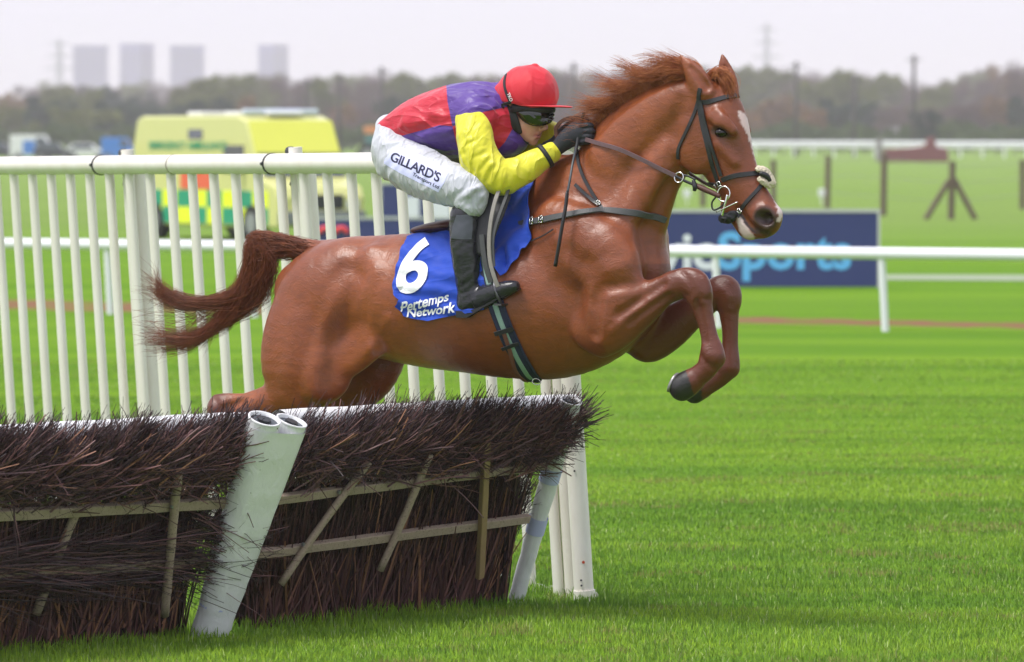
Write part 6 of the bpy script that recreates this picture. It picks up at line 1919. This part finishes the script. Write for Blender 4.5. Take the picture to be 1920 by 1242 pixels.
letter_on('numeral', "6", NCB, (735, 551), (127, -16), (30, -138), WHT, nc, .022, 0, .006, maxe=.06)
letter_on('lettering', "Pertemps", NCB, (751, 586), (23.5, -5.6), (3.5, -27), WHT, nc, .022, 0, .006)
letter_on('lettering', "Network", NCB, (762, 597), (24, -3.2), (3.5, -25), WHT, nc, .022, 0, .006)

# saddle with stirrups
sd = hroot('saddle', 'small black racing saddle with brown cantle pad and grey stirrup leathers', 'saddle')
A = jfield(780, 975, 330, 450, -.2, .2, .007)
A.add([HS(845, 428, 0, 12, .13), HS(885, 418, 0, 15, .13), HS(925, 398, 0, 20, .10), HS(945, 372, 0, 20, .06)], 0)
A.build('seat', LEA, sd)
A = jfield(780, 870, 400, 450, -.2, .2, .006)
A.add([HS(801, 430, 0, 9, .11), HS(822, 427, 0, 11, .14), HS(850, 424, 0, 13, .15)], 0)
A.build('cantle_pad', BRN, sd)
for sg in (1, -1):
    A = jfield(850, 985, 330, 500, min(sg * .14, sg * .34), max(sg * .14, sg * .34), .006)
    o = 0 if sg > 0 else 40
    A.add([HS(935 + o, 365, sg * .235, 26, .012), HS(918 + o, 400, sg * .275, 30, .012), HS(908 + o, 440, sg * .295, 24, .012), HS(908 + o, 470, sg * .302, 18, .012)], 0)
    A.build('flap', LEA, sd)
strap('girth_strap', [(903, 440, .318), (906, 470, .322), (911, 500, .324), (920, 530, .322)], HBVH, .026, GREYL, sd)
strap('stirrup_leather', [(941, 345, .262), (930, 372, .30), (921, 410, .325), (917, 450, .338), (919, 490, .345), (927, 520, .345), (934, 538, .34)], HBVH, .020, plain('grey_strap', (.25, .23, .21), .55, .2, 80), sd, thick=.005)
strap('stirrup_leather', [(955, 350, .255), (948, 372, .28), (934, 410, .315), (924, 450, .33), (926, 500, .34)], HBVH, .016, GREYL, sd)
STI = plain('stirrup_metal', (.11, .11, .12), .3, .1, 60, Metallic=.8)
for sg in (1, -1):
    c = Vector(hp(936, 549, .29)) if sg > 0 else Vector(hp(976, 527, -.29))
    loop('stirrup_iron', c, Vector((-.012, .052, 0)), Vector((-.022, 0, .058)), .006, STI, sd)
    b = MB(); b.box(-.018, .018, -.055, .055, -.004, .004, M=Matrix.Translation(c + Vector((.020, 0, -.052))))
    b.build('stirrup_tread', STI, sd)

# girth
gi = hroot('girth', 'navy girth with a pale green stripe buckled round the horse\'s belly', 'girth')
NAVY = plain('navy_webbing', (.012, .018, .050), .75, .2, 90, .3, 400, .001)
PGR = plain('pale_green_webbing', (.22, .34, .30), .7, .15, 90, .3, 500, .001)
gpath = [(903, 455), (912, 500), (924, 550), (938, 592), (954, 632), (972, 668), (990, 698), (1003, 714)]
strap('band', gpath, HBVH, (.075, .085), NAVY, gi, .006, .008, sub=8)
strap('stripe', [(x - 1, y) for x, y in gpath[:-1]] + [(998, 706)], HBVH, .024, PGR, gi, .015, .002, sub=8)
strap('girth_tab', [(947, 622), (958, 655), (968, 690), (984, 706), (1000, 716)], HBVH, .020, plain('reddish_leather', (.17, .060, .048), .5, .2, 60), gi, .019, .004)
strap('keeper', [(930, 624), (955, 617), (966, 614)], HBVH, .022, BLK, gi, .022, .004)
strap('keeper', [(944, 651), (960, 645), (975, 641)], HBVH, .018, BLK, gi, .022, .004)
c = Vector(hp(1006, 716, .10)); loop('buckle', c, (.020, 0, -.006), (.003, .006, .012), .0028, MET, gi)

# breastplate
bp = hroot('breastplate', 'dark grey webbing breastplate strapped across the horse\'s chest', 'harness')
strap('chest_strap', [(928, 438), (955, 428), (1000, 417), (1060, 406), (1100, 400), (1140, 397), (1180, 399), (1215, 403), (1245, 412)], HBVH, .030, GREYL, bp, .014, .005, sub=8)
strap('neck_strap', [(1084, 284), (1086, 305), (1094, 330), (1108, 357), (1122, 380), (1130, 396)], HBVH, .016, LEA, bp, .008, .004, sub=8)
strap('strap_end', [(1081, 348), (1094, 360), (1108, 374), (1124, 388)], HBVH, .016, LEA, bp, .014, .004)
strap('elastic_cord', [(999, 452), (1020, 443), (1040, 431)], HBVH, .006, LEA, bp, .010, .004)
for x, y in ((1003, 416), (1019, 413)): buckle(x, y, HBVH, bp, .020, .030, .022, .1)
buckle(1124, 384, HBVH, bp, .018, .020, .018, .8)

# bridle
br = hroot('bridle', 'black leather bridle with crossed noseband and sheepskin pad on the horse\'s head', 'bridle')
strap('browband', [(1308, 192), (1325, 192), (1345, 187), (1364, 182), (1380, 180)], HBVH, .022, LEA, br, .004, .004, mirror=True)
strap('cheekpiece', [(1313, 166), (1310, 188), (1316, 230), (1325, 268), (1334, 305), (1343, 332), (1350, 352)], HBVH, .020, LEA, br, .004, .004, mirror=True)
strap('noseband_strap', [(1314, 190), (1324, 235), (1333, 270), (1344, 302), (1354, 330)], HBVH, .016, LEA, br, .010, .004, mirror=True)
strap('throatlash', [(1309, 190), (1304, 208), (1294, 232), (1282, 258), (1272, 282), (1272, 298)], HBVH, .016, LEA, br, .004, .004, mirror=True)
strap('noseband', [(1354, 338), (1370, 332), (1390, 328), (1412, 326), (1429, 324)], HBVH, .022, LEA, br, .005, .005, mirror=True)
strap('flash_strap', [(1434, 333), (1424, 352), (1410, 368), (1396, 384), (1388, 397), (1383, 407)], HBVH, .018, LEA, br, .005, .005, mirror=True)
strap('curb_strap', [(1352, 341), (1342, 345), (1330, 343)], HBVH, .014, LEA, br, .006, .004)
b = MB()
buckle(1349, 345, HBVH, br, .020, .034, .014, 2.0)
buckle(1387, 396, HBVH, br, .016, .018, .014, 1.0)
_bc = Vector(hp(1357, 364, .078))
loop('bit_ring', _bc, (.030, 0, 0), (0, .004, .033), .0034, MET, br)
loop('bit_ring', Vector((_bc.x, -_bc.y, _bc.z)), (.030, 0, 0), (0, .004, .033), .0034, MET, br)
rod('bit_cheek', [hp(1364, 366, .085), hp(1361, 378, .088), hp(1357, 392, .088), hp(1354, 404, .085)], [.007, .006, .005, .007], MET, br)
rod('bit_bar', [hp(1343, 398, .092), hp(1362, 389, .095), hp(1383, 379, .088)], .003, MET, br)
rod('lip_strap', [hp(1346, 366, .07), hp(1335, 380, .07), hp(1338, 394, .07), hp(1352, 388, .075), hp(1360, 378, .078)], .0042, LEA, br)
A = jfield(1345, 1385, 395, 428, -.02, .10, .004)
A.add([HS(1356, 410, .04, 7, .02), HS(1368, 408, .04, 10, .028), HS(1378, 402, .045, 5, .015)], 0)
_o, V, Fq = A.build('curb_guard', BLK, br); wrinkle(_o, V, Fq, .006, 60, (1, 0, 0), 1.2, 3)
SHP = plain('sheepskin', (.62, .54, .42), .9, .2, 200, .6, 300, .003)
A = jfield(1412, 1462, 305, 365, -.06, .08, .004)
A.add([HS(1422, 317, .035, 4.5, .012), HS(1431, 320, .02, 6, .020), HS(1440, 330, .0, 6.5, .028), HS(1447, 343, .0, 6, .024)], 0)
A.add([HS(1425, 336, .04, 4.5, .010), HS(1434, 342, .03, 5.5, .014), HS(1441, 346, .01, 6, .02)], .004)
_o, V, Fq = A.build('sheepskin_pad', SHP, br); wrinkle(_o, V, Fq, .006, 110, (1, 0, 0), 1.1, 6)
A = jfield(1425, 1455, 318, 350, -.06, .08, .004)
A.add([HS(1428, 326, .046, 5, .010), HS(1437, 330, .034, 5.5, .011), HS(1442, 338, .022, 5, .010)], 0)
A.build('noseband_cross', LEA, br)

# reins
rn = hroot('reins', 'brown leather reins running from the jockey\'s gloves to the bit', 'reins')
strap('rein', [(1098, 262, .095), (1125, 270, .125), (1160, 280, .140), (1200, 298, .130), (1240, 318, .112), (1268, 331, .098)], HBVH, .020, REIN, rn, sub=6)
rod('rein_grip', [hp(1266, 330, .098), hp(1285, 340, .094), hp(1302, 347, .088)], .0065, LEA, rn)
rod('rein_grip', [hp(1300, 346, .088), hp(1320, 355, .083), hp(1338, 363, .080), hp(1350, 369, .078)], [.011, .013, .012, .010], BRN, rn)
loop('rein_ring', hp(1273, 333, .100), (.021, 0, -.004), (.004, .004, .022), .0030, MET, rn)
rod('rein_stop', [hp(1300, 338, .095), hp(1303, 350, .098), hp(1302, 358, .095)], [.008, .012, .008], LEA, rn)
rod('martingale_strap', [hp(1279, 328, .095), hp(1292, 331, .09), hp(1304, 337, .09)], .005, LEA, rn)
strap('rein', [(1047, 264, .05), (1042, 248, .05), (1047, 233, .055), (1062, 223, .06), (1084, 221, .06), (1100, 228, .06), (1106, 240, .055)], HBVH, .018, BRN, rn, sub=6)
q = [hp(1110, 252, -.10), hp(1180, 268, -.14), hp(1260, 305, -.125), hp(1330, 348, -.09), hp(1388, 366, -.078)]
rod('rein', q, .007, REIN, rn)

# whip held in the near glove
wh = hroot('whip', 'black padded riding whip pointing down from the jockey\'s glove', 'whip')
rod('handle', [hp(1095, 212, .055), hp(1087, 240, .075), hp(1082, 270, .105), hp(1078, 290, .14)], .0075, BLK, wh)
rod('shaft', [hp(1079, 284, .135), hp(1074, 305, .19), hp(1069, 335, .235), hp(1064, 362, .262), hp(1061, 380, .276)], .0058, plain('whip_shaft', (.045, .055, .065), .4, .3, 120), wh)
b = MB(); P = [Vector(p) for p in catmull([hp(1064, 358, .262), hp(1060, 392, .285), hp(1053, 430, .305), hp(1047, 466, .315), hp(1041, 500, .318)], 4)]
b.tube(P, [.008] + [.0125] * (len(P) - 3) + [.014, .013], 10, flat=.55, ref=(0, 1, 0)); b.build('flap', LEA, wh, True)
b = MB(); b.tube([p + Vector((0, -.009, 0)) for p in P[1:]], .0016, 5); b.build('stitching', plain('grey_stitch', (.25, .26, .28), .6), wh, True)

# number of the cap band, read along the elastic
letter_on('lettering', "TKO", CAP_BVH, (951.5, 176), (3.0, 7.2), (7.5, -3.4), WHT, jockey, .02, 0, .0052)
# empties move to the base of what they carry
def rebase(o):
    pts = []
    def walk(q):
        for ch in q.children:
            if ch.type == 'MESH' and len(ch.data.vertices):
                n = len(ch.data.vertices); a = np.empty(n * 3, np.float32); ch.data.vertices.foreach_get('co', a); a = a.reshape(-1, 3) * np.array(ch.scale) + np.array(ch.location)
                pts.append(a)
    walk(o)
    A = np.concatenate(pts); c = np.array([(A[:, 0].min() + A[:, 0].max()) / 2, (A[:, 1].min() + A[:, 1].max()) / 2, A[:, 2].min()])
    R = Matrix.Rotation(o.rotation_euler.z, 3, 'Z')
    o.location = Vector(o.location) + R @ Vector(c)
    for ch in o.children: ch.location = Vector(ch.location) - Vector(c)
for o in (horse, jockey, nc, sd, gi, bp, br, rn, wh): rebase(o)
